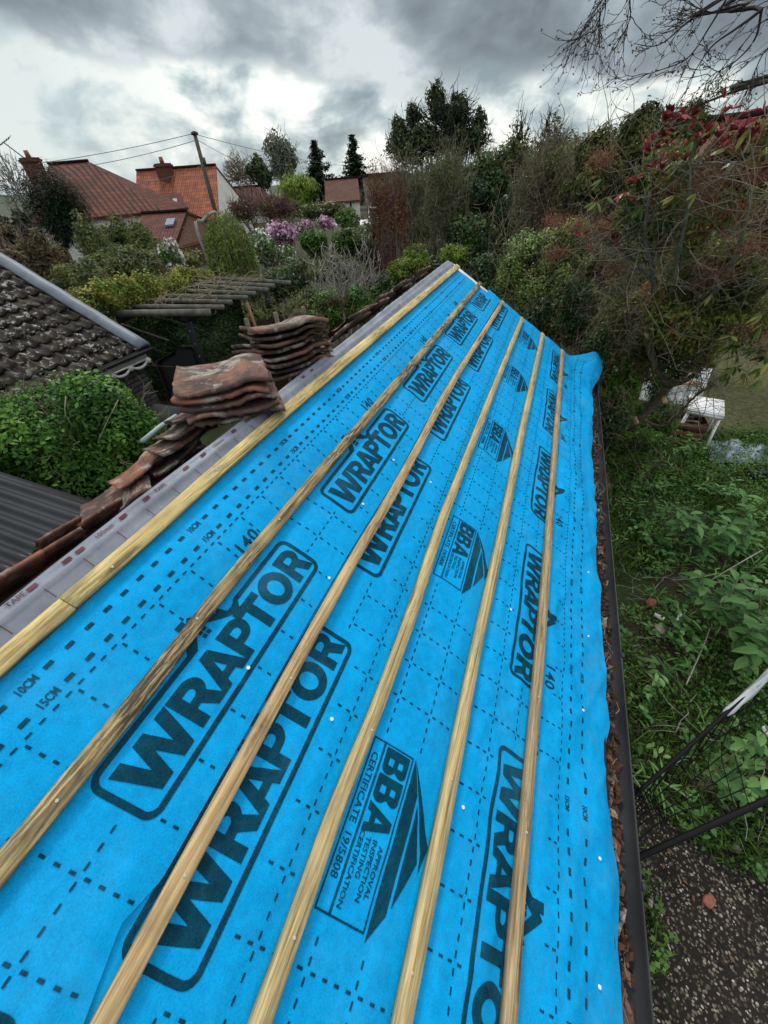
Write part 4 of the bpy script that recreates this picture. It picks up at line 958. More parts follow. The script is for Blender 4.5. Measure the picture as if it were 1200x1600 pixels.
def willow():
    D = 12.5; rng = np.random.default_rng(31); o = thing('weeping_willow', 'small weeping willow with hanging light green shoots and a bent grey stem', 'tree', (*at(345, 420, D)[:2], 0))
    top = at(345, 340, D); n = 1100
    a = rng.uniform(0, 6.28, n); r = rng.uniform(.1, 1, n) ** .6; rx = np.linalg.norm(at(302, 385, D) - at(385, 385, D)) / 2
    S = top + np.stack([np.cos(a) * r * rx * .8, np.sin(a) * r * rx * .8, -.25 * r ** 2 * 1.6 + rng.normal(0, .1, n)], 1)
    E = S + np.stack([np.cos(a) * r * rx * .25, np.sin(a) * r * rx * .25, -rng.uniform(.5, 1.75, n)], 1)
    E[:, 2] = np.maximum(E[:, 2], .5); V, F, P = strands(S, E, rng, 7, 0, .03, .004, .5); mk('shoots', V, F, B_['greentwig'], o)
    i = rng.integers(0, n, 15000); t = rng.uniform(0, 6, 15000); k = np.floor(t).astype(int); f = (t - k)[:, None]; L = P[i, np.minimum(k, 5)] * (1 - f) + P[i, np.minimum(k + 1, 6)] * f
    L += rng.normal(0, .02, L.shape); V, F = leaf_quads(L, rng.normal(0, 1, L.shape), .085, .28, rng, 1.5); mk('crown', V, F, G['willow'], o, tone=np.clip(.5 + (vn3(L * 2, 3) - .5) + rng.normal(0, .15, len(L)), 0, 1))
    tube_obj('trunk', [(top[0] - .3, top[1], 0), at(312, 372, D), at(318, 345, D), at(336, 331, D), at(342, 345, D)], [.06, .045, .04, .03, .02], B_['greytwig'], o, 7, 16)
willow()
plant('leafy_shrub', 'fresh green shrub to the right of the pink magnolia', 'shrub', [(465, 348, 520, 410, 12.5), (510, 352, 560, 405, 12.5), (520, 320, 565, 365, 15)], 11000, .075, 'mid', seed=22, thr=.28, tw=200)
plant('dark_shrub', 'dark leafy undergrowth behind the pergola', 'shrub', [(410, 400, 500, 470, 11.5), (520, 330, 640, 450, 13), (380, 420, 470, 480, 12)], 14000, .08, 'dark', seed=23, thr=.2, tw=260, extra=[('blossom', 'white', 90, .06, 8, .8)])
plant('golden_hedge', 'golden green clipped hedge running behind the pergola', 'hedge', [(95, 440, 165, 510, 9.4), (130, 424, 200, 505, 9.6), (165, 418, 235, 500, 10), (200, 410, 265, 495, 10.4), (235, 413, 300, 490, 10.8), (262, 404, 318, 480, 11.4), (300, 412, 345, 470, 12), (120, 450, 330, 530, 10.6, .4)], 26000, .055, 'gold', seed=24, thr=.30, rough=.4, clump=3, extra=[('dark_leaves', 'mid', 5000, .055, 6, .55)])
def ivy_hedge():
    rng = np.random.default_rng(25); a = at(176, 560, 10.6); b = at(392, 540, 10.6); n = 34000; f = rng.uniform(0, 1, n); ax = (b - a) * (1, 1, 0); L = np.linalg.norm(ax); nx = np.array([ax[1], -ax[0], 0]) / L
    if nx @ -a < 0: nx = -nx
    z = rng.uniform(0, 1, n) ** .9 * (2.15 + .25 * vn3(np.stack([f * 7, f * 0, f * 0], -1), 3)); base = np.array([a[0], a[1], 0])
    d = .30 * fbm(np.stack([f * L * 1.6, z * 1.6, f * 0], -1), 3, 8) * 1.6 - rng.uniform(0, .16, n); P = base + ax * f[:, None] + nx * d[:, None] + np.stack([0 * z, 0 * z, z], 1)
    V, F = leaf_quads(P, np.tile(nx + (0, 0, .45), (n, 1)), .062, .8, rng, .8); o = thing('ivy_hedge', 'dark ivy covered hedge beneath the pergola', 'hedge', (*((a + b) / 2)[:2], 0))
    mk('ivy', V, F, G['ivy'], o, tone=np.clip(.45 + .9 * (vn3(P * 3.2, 6) - .5) + rng.normal(0, .2, n), 0, 1))
    for k in range(5): q = base + ax * (k + .5) / 5; tube_obj('stem', [(q[0], q[1], 0), (q[0] + .05, q[1], 1.0), (q[0], q[1], 1.9)], [.04, .03, .015], B_['bark'], o, 6, 7)
ivy_hedge()
plant('undergrowth', 'shadowy mixed undergrowth between the pergola and the flowering trees', 'undergrowth', [(370, 440, 470, 570, 10.6), (440, 430, 540, 540, 10), (500, 430, 620, 530, 9.4), (330, 425, 440, 480, 12.5), (-80, 420, 120, 520, 10), (60, 400, 200, 470, 13), (470, 395, 600, 450, 12)], 30000, .07, 'mixolive', seed=70, thr=.10, tw=160, twm='twig', trad=.006)
# the right hand background
plant('evergreen_tree', 'tall dark evergreen tree with upright shoots, highest on the skyline', 'tree', [(640, 145, 750, 260, 18), (598, 185, 680, 270, 18), (700, 175, 772, 260, 18), (664, 122, 700, 190, 18), (630, 150, 662, 210, 18), (700, 134, 735, 200, 18), (735, 160, 762, 220, 18), (608, 172, 635, 230, 18)], 19000, .12, 'dark', seed=26, thr=.47, rough=.5, tw=420, twm='darktwig', trad=.022, stems=2, asp=.4, lo=.85, jit=.05, sag=-.1, clump=4.5, side=3)
plant('sparse_tree', 'sparse tall shrub with thin upright stems against the sky', 'tree', [(782, 170, 835, 300, 12), (825, 165, 885, 290, 12)], 2200, .07, 'mixolive', seed=27, thr=.52, tw=150, twm='darktwig', trad=.014, stems=4, lo=.75, jit=.04, rough=.5)
plant('mixed_thicket', 'dense dark thicket filling the middle distance behind the shed end', 'thicket', [(640, 230, 760, 400, 15), (740, 220, 860, 400, 14.5), (840, 230, 960, 400, 14), (560, 300, 680, 440, 13), (930, 200, 1050, 400, 14), (600, 350, 1000, 450, 13.5, .3), (770, 215, 840, 330, 14)], 34000, .11, 'dark', seed=28, thr=.10, tw=400, twm='twig', trad=.02)
plant('broad_tree', 'broad olive green tree forming the skyline between the tall evergreen and the ivy dome', 'tree', [(742, 215, 850, 330, 13.2), (820, 200, 940, 330, 13), (770, 250, 960, 370, 12.8), (700, 240, 790, 330, 13.5), (900, 195, 980, 300, 12.6)], 26000, .085, 'mixolive', seed=72, thr=.22, rough=.45, tw=700, twm='twig', trad=.012, side=3, clump=3)
plant('ivy_tree', 'ivy covered tree with glossy dark leaves above the roof end', 'tree', [(700, 235, 800, 360, 11.5), (760, 260, 860, 400, 11), (690, 320, 790, 440, 10.5)], 20000, .085, 'ivy', seed=29, thr=.28, tw=250, twm='twig', trad=.014, extra=[('pale_tips', 'mid', 2500, .07, 9, .5)])
plant('grey_thicket', 'grey green tangle of fine upright twigs behind the roof end', 'thicket', [(585, 225, 680, 400, 11.5), (650, 215, 745, 390, 11)], 6500, .05, 'olive', seed=30, thr=.3, tw=1100, twm='greentwig', trad=.008, side=3, side_len=.28, jit=.06, sag=-.05, asp=.3, spread=.6)
plant('young_tree', 'slender young tree with orange brown buds in front of the brick cottage', 'tree', [(568, 240, 612, 400, 9.3), (590, 250, 645, 420, 9)], 2600, .05, 'orange', seed=31, thr=.35, tw=420, twm='redtwig', trad=.007, stems=1, jit=.07, sag=-.08, asp=.35, base=(*at(612, 480, 9)[:2], 0))
plant('twiggy_bush', 'mass of leafless brown twigs in the middle of the skyline', 'bush', [(790, 195, 900, 400, 9.6), (860, 200, 960, 390, 9.2), (930, 210, 1000, 380, 9)], 9000, .045, 'mixolive', seed=32, thr=.25, tw=1500, twm='twig', trad=.007, side=3, side_len=.25, jit=.12, spread=.7, lo=.3)
plant('ivy_dome', 'rounded ivy clad tree crown below the bare branches', 'tree', [(940, 152, 1040, 300, 8.4), (1010, 142, 1108, 290, 8.4), (885, 185, 975, 340, 8.6), (940, 230, 1100, 400, 8.8)], 34000, .06, 'ivydome', seed=33, thr=.20, tw=260, twm='twig', trad=.012, rough=.25, lo=.75)
plant('rusty_hedge', 'rusty brown hedge at the right edge behind the red leaved shrub', 'hedge', [(1085, 176, 1180, 400, 11.8), (1150, 172, 1250, 400, 11.6), (1110, 300, 1260, 575, 12), (1190, 165, 1300, 420, 12), (1100, 180, 1260, 260, 11.2), (1020, 260, 1140, 560, 12.5), (1090, 190, 1200, 330, 11.5)], 36000, .062, 'rust', seed=34, thr=.12, tw=500, twm='twig', trad=.007, spread=.6)
plant('tangled_shrub', 'tangle of brown stems and dark leaves under the photinia', 'shrub', [(930, 300, 1060, 540, 6.6), (1030, 330, 1190, 530, 6.6), (900, 420, 1000, 620, 6.2)], 8000, .045, 'mixolive', seed=35, thr=.34, tw=500, twm='twig', trad=.0055, side=3, side_len=.22, jit=.16, spread=.35, lo=.2, base=tuple(at(1010, 560, 6.5)), stems=0)
plant('silver_shrub', 'bare silvery shrub with forking pale stems beside the pergola', 'shrub', [(492, 388, 555, 455, 8.6), (540, 385, 600, 455, 8.4)], 0, seed=36, tw=110, twm='greytwig', trad=.019, side=4, side_len=.4, stems=0, jit=.07, sag=-.1, lo=.8, spread=.15, base=(*at(548, 470, 8.5)[:2], 0), inner=0)
plant('green_shrub', 'bushy green shrub with dark red leaves below the silvery stems', 'shrub', [(485, 445, 545, 530, 6.8), (530, 440, 590, 510, 7.0)], 11000, .045, 'mid', seed=37, thr=.3, tw=150, extra=[('red_leaves', 'brown', 1600, .045, 12, .6)])
plant('olive_shrub', 'small olive shrub just beyond the rear stack of roof tiles', 'shrub', [(440, 472, 498, 540, 6.2), (470, 490, 520, 540, 6.0)], 5000, .035, 'olive', seed=38, thr=.3, tw=100)
plant('lime_shrub', 'bright lime green shrub left of the roof end', 'shrub', [(622, 372, 680, 440, 8.4), (600, 400, 650, 450, 8.2)], 6500, .05, 'lime', seed=39, thr=.34, tw=120)
plant('lime_shrub', 'bright lime green shrub directly behind the ridge end', 'shrub', [(682, 374, 735, 430, 7.6)], 4500, .045, 'lime', seed=40, thr=.34, tw=90)
plant('dark_shrub', 'very dark shrub in the gap behind the ridge end', 'shrub', [(560, 420, 640, 520, 8.2), (640, 400, 720, 470, 8.6), (700, 390, 800, 520, 8.0), (725, 440, 800, 560, 7.2)], 18000, .06, 'ivy', seed=41, thr=.15, tw=200)
G['lightb'] = leafmat('pale_bush_leaf', C_((0, (.035, .065, .015)), (.4, (.13, .19, .045)), (1, (.42, .48, .17))), .45)
plant('light_leaved_bush', 'rounded bush with pale green leaves beyond the roof end', 'bush', [(762, 345, 860, 480, 6.4), (830, 332, 930, 470, 6.2), (775, 400, 890, 525, 6.1)], 30000, .038, 'lightb', seed=42, thr=.28, rough=.3, tw=240, clump=3)
plant('ivy_bush', 'dark leafy mass hanging between the pale bush and the leaning photinia', 'bush', [(885, 370, 985, 500, 7.2), (900, 450, 1010, 640, 7.0), (860, 420, 950, 560, 6.8), (960, 480, 1050, 600, 7.4)], 22000, .05, 'mixolive', seed=71, thr=.22, tw=400, twm='twig', trad=.005, clump=3)
plant('ivy_bush', 'dark ivy with dead brown leaves against the end of the roof', 'bush', [(800, 455, 880, 560, 5.7), (850, 420, 930, 560, 5.5), (880, 500, 960, 640, 5.1), (905, 600, 985, 720, 4.9, .5)], 20000, .042, 'ivy', seed=43, thr=.2, rough=.3, tw=500, twm='twig', trad=.005, clump=3, extra=[('dead_leaves', 'litter', 900, .04, 14, .6)])
plant('ground_shrub', 'low leafy bush between the gutter and the leaning trunk', 'shrub', [(935, 640, 1040, 770, 6.0, .6), (980, 600, 1075, 700, 6.8), (930, 560, 1010, 680, 5.6), (1000, 560, 1060, 650, 7.4)], 14000, .045, 'mid', seed=44, thr=.3, tw=300, twm='twig', trad=.005, spread=.4)
# ------------------------------------------------------------------ photinia
G['photmix'] = leafmat('photinia_mixed_leaf', C_((0, (.032, .050, .015)), (.40, (.13, .165, .04)), (.72, (.28, .30, .07)), (.82, (.24, .16, .055)), (.90, (.22, .055, .04)), (1, (.34, .06, .055))), .4)
def photinia():
    rng = np.random.default_rng(50); D = 5.6; g = onz(948, 770, 0.0); o = thing('photinia', 'leaning photinia with red young leaves and dried flower heads over the garden', 'tree', g)
    A = lambda px, py, d: at(px, py, d)
    mains = [([g, A(968, 700, 6.4), A(1000, 655, 6.1), A(1046, 603, 5.8)], [.075, .065, .055, .05]),
             ([A(1046, 603, 5.8), A(1020, 560, 5.6), A(1008, 500, 5.4), A(1022, 440, 5.2), A(1008, 370, 5.0), A(1015, 300, 4.9)], [.05, .042, .036, .028, .02, .01]),
             ([A(1008, 500, 5.4), A(1045, 460, 5.2), A(1060, 400, 5.0), A(1075, 320, 4.8), A(1080, 250, 4.7)], [.028, .024, .02, .014, .006]),
             ([A(1046, 603, 5.8), A(1090, 560, 5.5), A(1105, 480, 5.2), A(1150, 400, 4.9), A(1175, 300, 4.7)], [.042, .036, .028, .02, .01]),
             ([A(1046, 603, 5.8), A(1085, 585, 5.6), A(1130, 510, 5.4), A(1200, 450, 5.2), A(1260, 380, 5.0)], [.03, .026, .02, .015, .008]),
             ([A(1020, 440, 5.2), A(985, 400, 5.3), A(950, 380, 5.4), A(915, 375, 5.5)], [.018, .014, .01, .005]),
             ([A(1000, 655, 6.1), A(1040, 665, 5.8), A(1085, 620, 5.5), A(1120, 600, 5.2)], [.02, .017, .012, .006]),
             ([A(968, 700, 6.4), A(960, 640, 6.0), A(985, 560, 5.7), A(980, 470, 5.5), A(955, 400, 5.3)], [.022, .02, .016, .012, .005])]
    tube_obj('trunk', mains[0][0], mains[0][1], B_['bark'], o, 10, 18)
    for p, r in mains[1:]: tube_obj('branch', p, r, B_['greentwig'] if len(p) == 5 else B_['bark'], o, 7, 22)
    pts = np.concatenate([np.stack([cr(np.array(p)[:, i], 30) for i in range(3)], 1)[10:] for p, r in mains[1:]])
    n = 480; S = pts[rng.integers(0, len(pts), n)]; E = S + rng.normal(0, .34, (n, 3)) + (0, 0, .15)
    V, F, P = strands(S, E, rng, 6, .1, .12, .0045, .4); 
    S2 = P[rng.integers(0, n, 1100), rng.integers(2, 6, 1100)]; E2 = S2 + rng.normal(0, .16, (1100, 3)); V2, F2, _ = strands(S2, E2, rng, 4, .1, .12, .0024, .4)
    V, F = merge([(V, F), (V2, F2)]); mk('twigs', V, F, B_['twig'], o)
    # hand-placed leaf whorls
    def blade(c, d, L, W, rng, arch=.2):
        d = d / (np.linalg.norm(d) + 1e-9); s = np.cross(d, (0, 0, 1)); s /= np.linalg.norm(s) + 1e-9; up = np.cross(s, d); s = s * math.cos(rng.uniform(-.8, .8)) + up * math.sin(rng.uniform(-.8, .8))
        out = []
        for t, w_ in ((0, .12), (.3, .8), (.6, 1.0), (.85, .55), (1.0, .04)):
            p = c + d * L * t - np.array([0, 0, arch * L * t * t]); out += [p - s * W * w_ / 2, p + up * W * .12 * w_ * 0, p + s * W * w_ / 2]
        return out
    def whorls(cl, L, W, droop, spread_, nl, name, m):
        V = []; F = []; T = []
        for (px, py, d, cnt, rad) in cl:
            for _ in range(cnt):
                c = at(px + rng.normal(0, rad), py + rng.normal(0, rad), d + rng.normal(0, .12)); tn = rng.uniform(.1, .95)
                ax = rng.normal(0, .5, 3) + (0, 0, 1 if droop < 1 else -1)
                for k in range(nl):
                    a = rng.uniform(0, 6.28); dv = ax * (1 if droop < 1 else .7) + spread_ * np.array([math.cos(a), math.sin(a), 0]) + rng.normal(0, .15, 3)
                    b = len(V); V += blade(c, dv, L * rng.uniform(.65, 1.2), W * rng.uniform(.8, 1.2), rng)
                    for q in range(4): F += [[b + q * 3, b + q * 3 + 1, b + q * 3 + 4, b + q * 3 + 3], [b + q * 3 + 1, b + q * 3 + 2, b + q * 3 + 5, b + q * 3 + 4]]; T += [tn + .1, tn - .05]
        mk(name, np.array(V), np.array(F), m, o, tone=np.clip(T, 0, 1))
    red = [(1040, 195, 4.6, 5, 8), (1055, 190, 4.6, 4, 6), (1030, 235, 4.6, 7, 10), (1028, 255, 4.6, 5, 8), (1060, 225, 4.6, 5, 10), (1110, 215, 4.7, 6, 9), (1140, 200, 4.7, 9, 12), (1160, 190, 4.7, 5, 10), (1150, 225, 4.7, 5, 9), (1085, 205, 4.7, 3, 8),
           (1180, 215, 4.7, 3, 10), (1120, 240, 4.7, 3, 8), (980, 305, 5.0, 4, 9), (990, 295, 5.0, 3, 8), (912, 367, 5.3, 3, 5), (935, 330, 5.3, 2, 6), (960, 365, 5.2, 4, 7), (955, 385, 5.2, 3, 6), (1020, 295, 5, 3, 8), (1195, 165, 4.7, 2, 8), (1160, 300, 4.8, 2, 6), (920, 395, 5.3, 2, 6), (1195, 250, 4.7, 3, 10)]
    red = [(a, b, c, d, e * 1.25) for a, b, c, d, e in red]
    whorls(red, .076, .027, .5, .8, 6, 'red_leaves', G['red'])
    grn = [(1090, 200, 4.7, 6, 14), (1075, 240, 4.7, 7, 14), (1050, 280, 4.9, 7, 14), (1110, 260, 4.8, 7, 14), (1010, 320, 5, 8, 14), (945, 300, 5.2, 5, 8), (1170, 245, 4.8, 6, 14), (1185, 200, 4.7, 4, 10), (1090, 340, 5, 5, 12), (1130, 290, 4.8, 7, 14), (1160, 520, 4.9, 8, 12), (1180, 545, 4.8, 10, 10), (1150, 575, 4.9, 8, 10),
           (1110, 450, 5.1, 5, 10), (1190, 500, 4.8, 6, 8), (1060, 440, 5.2, 4, 8), (1100, 410, 5.1, 5, 10), (985, 340, 5.2, 4, 10), (1040, 360, 5.1, 4, 12), (1195, 580, 4.8, 5, 8)]
    grn = [(a, b, c, max(2, int(d * .6)), e * 1.3) for a, b, c, d, e in grn]
    whorls(grn, .105, .033, 2, .8, 6, 'green_leaves', G['willow'] if False else G['photleaf'])
    fz = [(865, 345, 5.6), (900, 352, 5.6), (940, 355, 5.5), (1075, 318, 5.0), (1110, 280, 4.9), (1105, 315, 5.0), (940, 248, 5.2), (1040, 380, 5.1), (1098, 415, 5.1), (1130, 430, 5.0), (1100, 440, 5.1), (1180, 520, 4.8), (1195, 550, 4.8), (960, 420, 5.3), (1150, 330, 5), (870, 395, 5.6), (1165, 385, 4.9), (1085, 280, 4.9), (1175, 270, 4.8)]
    pts = np.concatenate([at(px, py, d) + rng.normal(0, .055, (620, 3)) * (1.2, 1.2, .8) for px, py, d in fz])
    V, F = leaf_quads(pts, rng.normal(0, 1, pts.shape), .024, .3, rng); mk('flower_heads', V, F, G['fuzz'], o, tone=rng.uniform(0, 1, len(pts)))
    bl = [blob(b) for b in [(960, 230, 1080, 420, 5.2), (1060, 200, 1200, 420, 5.0), (1000, 380, 1180, 560, 5.3), (940, 440, 1050, 640, 5.9), (1150, 380, 1240, 560, 5.0), (1030, 500, 1130, 600, 5.6)]]
    pts = rand_in(bl, 24000, rng, .3, 1.0); pts = pts[vn3(pts * 3.0, 4) > .42]
    V, F = leaf_quads(pts, rng.normal(0, 1, pts.shape) + (0, 0, .8), .070, .36, rng, 1.0); mk('crown', V, F, G['photmix'], o, tone=np.clip(vn3(pts * 4, 9) + rng.normal(0, .15, len(pts)), 0, 1))
    for px, py, d, r in ((1013, 523, 5.35, .035), (1038, 625, 5.6, .03), (993, 657, 5.9, .035)):
        c = at(px, py, d); e = at(px + 2, py + 4, d - .05); tube_obj('cut_stub', [c + (c - e) * .8, e], [r, r * .95], simple('fresh_cut_wood', (.62, .42, .24), .8, .25, 20), o, 9)
G['photleaf'] = leafmat('photinia_green_leaf', C_((0, (.030, .060, .012)), (.5, (.10, .15, .035)), (.85, (.24, .27, .06)), (1, (.30, .20, .06))), .35)
photinia()
# ------------------------------------------------------------------ bare branches reaching in at the upper right
def bare_branches():
    rng = np.random.default_rng(60); root = np.array([7.4, 3.6, 5.2]); o = thing('overhanging_tree', 'dark bare tree reaching budded branches in from the upper right', 'tree', (root[0], root[1], 0))
    tube_obj('trunk', [(root[0], root[1], 0), root, root + (0, 0, 2.2)], [.22, .16, .10], B_['darktwig'], o, 10)
    r2 = root + np.array([0, 0, 1.0])
    lim = [([root, at(1290, 95, 5.6), at(1200, 127, 5.3), at(1150, 142, 5.2), at(1090, 165, 5.1)], [.06, .036, .030, .022, .012]),
           ([r2, at(1300, -80, 5.5), at(1190, 15, 5.2), at(1150, 45, 5.1), at(1110, 75, 5.0), at(1075, 130, 4.9)], [.05, .035, .022, .015, .010, .004]),
           ([r2, at(1280, -120, 5.3), at(1140, -10, 5.0), at(1080, 30, 4.9), at(1030, 70, 4.8), at(990, 68, 4.8)], [.04, .03, .016, .011, .007, .003]),
           ([at(1190, 15, 5.2), at(1180, 60, 5.2), at(1150, 95, 5.2), at(1110, 120, 5.1), at(1100, 145, 5.1)], [.018, .013, .009, .006, .003]),
           ([at(1140, -10, 5.0), at(1110, 40, 5.0), at(1075, 90, 5.0), at(1030, 110, 5.0), at(980, 125, 5.0)], [.015, .012, .009, .006, .003]),
           ([r2, at(1180, -170, 5.0), at(1060, -90, 4.8), at(990, -20, 4.7), at(985, 25, 4.7), at(975, 50, 4.7), at(955, 75, 4.7)], [.04, .028, .018, .012, .008, .005, .002]),
           ([at(1060, -90, 4.8), at(980, -40, 4.7), at(940, 10, 4.7), at(935, 42, 4.7), at(912, 60, 4.7)], [.014, .010, .007, .005, .002]),
           ([at(980, -40, 4.7), at(945, -15, 4.7), at(930, 15, 4.7), at(908, 36, 4.7)], [.009, .006, .004, .002]),
           ([at(1290, 95, 5.6), at(1240, 60, 5.4), at(1200, 75, 5.4), at(1180, 110, 5.3), at(1165, 150, 5.2)], [.02, .015, .01, .007, .003]),
           ([at(1240, 60, 5.4), at(1200, 30, 5.4), at(1160, 70, 5.3), at(1130, 105, 5.3)], [.012, .009, .006, .003]),
           ([r2, at(1250, -60, 5.2), at(1170, 5, 5.0), at(1120, 20, 5.0), at(1085, 10, 4.9), at(1060, -5, 4.9)], [.03, .02, .012, .009, .006, .003])]
    pts = []; 
    for p, r in lim:
        tube_obj('branch', p, np.array(r) * .52, B_['darktwig'], o, 6, 26); q = np.stack([cr(np.array(p)[:, i], 40) for i in range(3)], 1); d = np.gradient(q, axis=0); pts.append(np.concatenate([q[12:], d[12:]], 1))
    pts = np.concatenate(pts); n = 105; k = rng.integers(0, len(pts), n); S = pts[k, :3]; d = pts[k, 3:]; d /= np.linalg.norm(d, axis=1, keepdims=True)
    L = rng.uniform(.06, .26, n)[:, None]; E = S + (d + rng.normal(0, .42, (n, 3)) - (0, 0, .15)) * L
    V, F, P = strands(S, E, rng, 7, .05, .07, .0033, .4); m = 520; j = rng.integers(0, n, m); S2 = P[j, rng.integers(2, 7, m)]; E2 = S2 + ((E - S)[j] / np.linalg.norm((E - S)[j], axis=1, keepdims=True) + rng.normal(0, .6, (m, 3))) * rng.uniform(.03, .13, (m, 1))
    V2, F2, P2 = strands(S2, E2, rng, 4, .05, .1, .0022, .6); tips = np.concatenate([P2[:, -1], P[:, -1]])
    V, F = merge([(V, F), (V2, F2)]); mk('twigs', V, F, B_['darktwig'], o)
    V, F = leaf_quads(np.repeat(tips, 2, 0) + rng.normal(0, .006, (len(tips) * 2, 3)), rng.normal(0, 1, (len(tips) * 2, 3)), .022, .45, rng); mk('buds', V, F, G['brown'], o, tone=rng.uniform(0, 1, len(F)))
bare_branches()
# ================================================================== left side: tiled building, bush, lean-to, pergola
def old_tiles_mat():
    m, nt, p = mat('lichened_pantiles'); tc = nn(nt, 'ShaderNodeTexCoord'); v = tc.outputs['Object']
    a = noise(nt, v, 3.5, 8, .7); c = ramp(nt, a, [(.3, (.012, .010, .009)), (.5, (.030, .024, .020)), (.68, (.065, .050, .040))])
    sp = noise(nt, v, 13, 4, .65, .3); sp2 = noise(nt, v, 1.6, 3, .5)
    l = mth(nt, 'MULTIPLY', ramp(nt, sp, [(.56, (0, 0, 0)), (.60, (1, 1, 1))]), ramp(nt, sp2, [(.40, (.1, .1, .1)), (.55, (1, 1, 1))]))
    c = mixc(nt, mth(nt, 'MULTIPLY', l, .8), c, (.36, .34, .30))
    g = ramp(nt, noise(nt, v, 4.3, 5, .6), [(.6, (0, 0, 0)), (.7, (.5, .5, .5))]); c = mixc(nt, g, c, (.05, .055, .02))
    lk(nt, c, p.inputs['Base Color']); p.inputs['Roughness'].default_value = .9; bump(nt, p, noise(nt, v, 40, 5, .7), .008, .8); return m
def left_building():
    o = thing('garden_building', 'brick outbuilding with a dark lichen spotted pantile roof and white scalloped trim', 'outbuilding', (-6.6, 2.6, 0))
    pit = math.radians(27); ex, ez = -5.90, 2.17; Lm = 4.4; y1, y0 = 4.36, -1.4; per = .168; course = .235
    ny = int((y1 - y0) / per * 10); ys = np.linspace(y0, y1, ny); ph = (ys / per) % 1
    # asymmetric pantile wave: broad trough and a tight roll
    prof = np.where(ph < .58, -.010 * np.sin(np.pi * ph / .58), .030 * np.sin(np.pi * (ph - .58) / .42))
    V = []; rows = 0; rng = np.random.default_rng(5); nc = int(Lm / course)
    for c in range(nc):
        tilt = rng.normal(0, .004, int((y1 - y0) / per) + 3)[(np.floor(ys / per) - math.floor(y0 / per)).astype(int)]
        shift = rng.normal(0, .012, int((y1 - y0) / per) + 3)[(np.floor(ys / per) - math.floor(y0 / per)).astype(int)]
        for f, lift in ((0.0, .030), (.02, .042), (.5, .028), (1.06, .010)):
            s = (c + f) * course + (shift if f < .1 else 0); h = prof + lift + tilt
            if f == 0.0: h = h - .024
            V.append(np.stack([ex - s * math.cos(pit) + h * math.sin(pit), ys, ez + s * math.sin(pit) + h * math.cos(pit)], 1)); rows += 1
    V = np.concatenate(V); idx = np.arange(rows * ny).reshape(rows, ny)
    F = np.stack([idx[:-1, :-1], idx[1:, :-1], idx[1:, 1:], idx[:-1, 1:]], -1).reshape(-1, 4)[:, ::-1]
    mk('roof_tiles', V, F, old_tiles_mat(), o, smooth=False)
    # roof boarding under the tiles so it has thickness
    A = [(ex, y0, ez - .03), (ex, y1, ez - .03), (ex - Lm * math.cos(pit), y1, ez - .03 + Lm * math.sin(pit)), (ex - Lm * math.cos(pit), y0, ez - .03 + Lm * math.sin(pit))]
    polys_obj('roof_deck', thick(A, .06), M['dark_wood'], o)
    # lead covered verge
    n = np.array([math.sin(pit), 0, math.cos(pit)]); d = np.array([-math.cos(pit), 0, math.sin(pit)]); V = []
    for k in range(24):
        s = -.03 + k * Lm / 23; wob = .006 * math.sin(k * 1.7)
        b = np.array([ex, y1, ez]) + d * s
        for dy, h in ((-.12, .055), (-.02, .105), (.07, .095), (.10, .05), (.10, -.10), (.085, -.10), (.06, .03), (-.12, .02)): V.append(b + (0, dy + wob, 0) + n * h)
    F = [[k * 8 + i, (k + 1) * 8 + i, (k + 1) * 8 + (i + 1) % 8, k * 8 + (i + 1) % 8] for k in range(23) for i in range(8)] + [list(range(8)), list(range(23 * 8, 24 * 8))[::-1]]
    mk('lead_verge', V, F, LEADP, o)
    # walls
    xw = ex - .14; polys_obj('wall', boxpolys(xw - 3.2, xw, y0 + .2, y1 - .06, 0, ez - .05), M['brick_grey'], o)
    # end gable above
    polys_obj('gable_wall', [[(xw, y1 - .06, ez - .07), (xw - 3.2, y1 - .06, ez - .07), (xw - 3.2, y1 - .06, ez + 3.2 * math.tan(pit) - .1)]], M['brick_grey'], o)
    # gutter
    V = []; m = 10; R_ = .055; yy = np.linspace(y0, y1 + .08, 12)
    for y in yy:
        for k in range(m + 1):
            a = math.pi + math.pi * k / m; V.append((ex + .055 + R_ * math.cos(a), y, ez - .005 + R_ * math.sin(a)))
        for k in range(m, -1, -1):
            a = math.pi + math.pi * k / m; V.append((ex + .055 + (R_ + .005) * math.cos(a), y, ez - .005 + (R_ + .005) * math.sin(a)))
    q = 2 * (m + 1); F = [[k * q + i, k * q + (i + 1) % q, (k + 1) * q + (i + 1) % q, (k + 1) * q + i] for k in range(11) for i in range(q)]
    mk('gutter', V, F, M['gutter'], o)
    mb = MB(); mb.box((ex - .03, (y0 + y1) / 2, ez - .09), (.03, y1 - y0, .12)); mb.build('fascia', WHITEP, o)
    # scalloped trim: hanging arcs with discs between them
    V = []; F = []
    for k in range(4):
        yc = y1 - .02 - k * .34 - .17
        n_ = 14; b = len(V)
        for i in range(n_ + 1):
            a = math.pi * i / n_; ya = yc - .15 * math.cos(a); za = ez - .16 - .085 * math.sin(a)
            for dx in (0, .014):
                V.append((ex - .012 + dx, ya, za + .020)); V.append((ex - .012 + dx, ya, za - .020))
        for i in range(n_):
            e = b + i * 4; F += [[e, e + 4, e + 5, e + 1], [e + 2, e + 3, e + 7, e + 6], [e, e + 2, e + 6, e + 4], [e + 1, e + 5, e + 7, e + 3]]
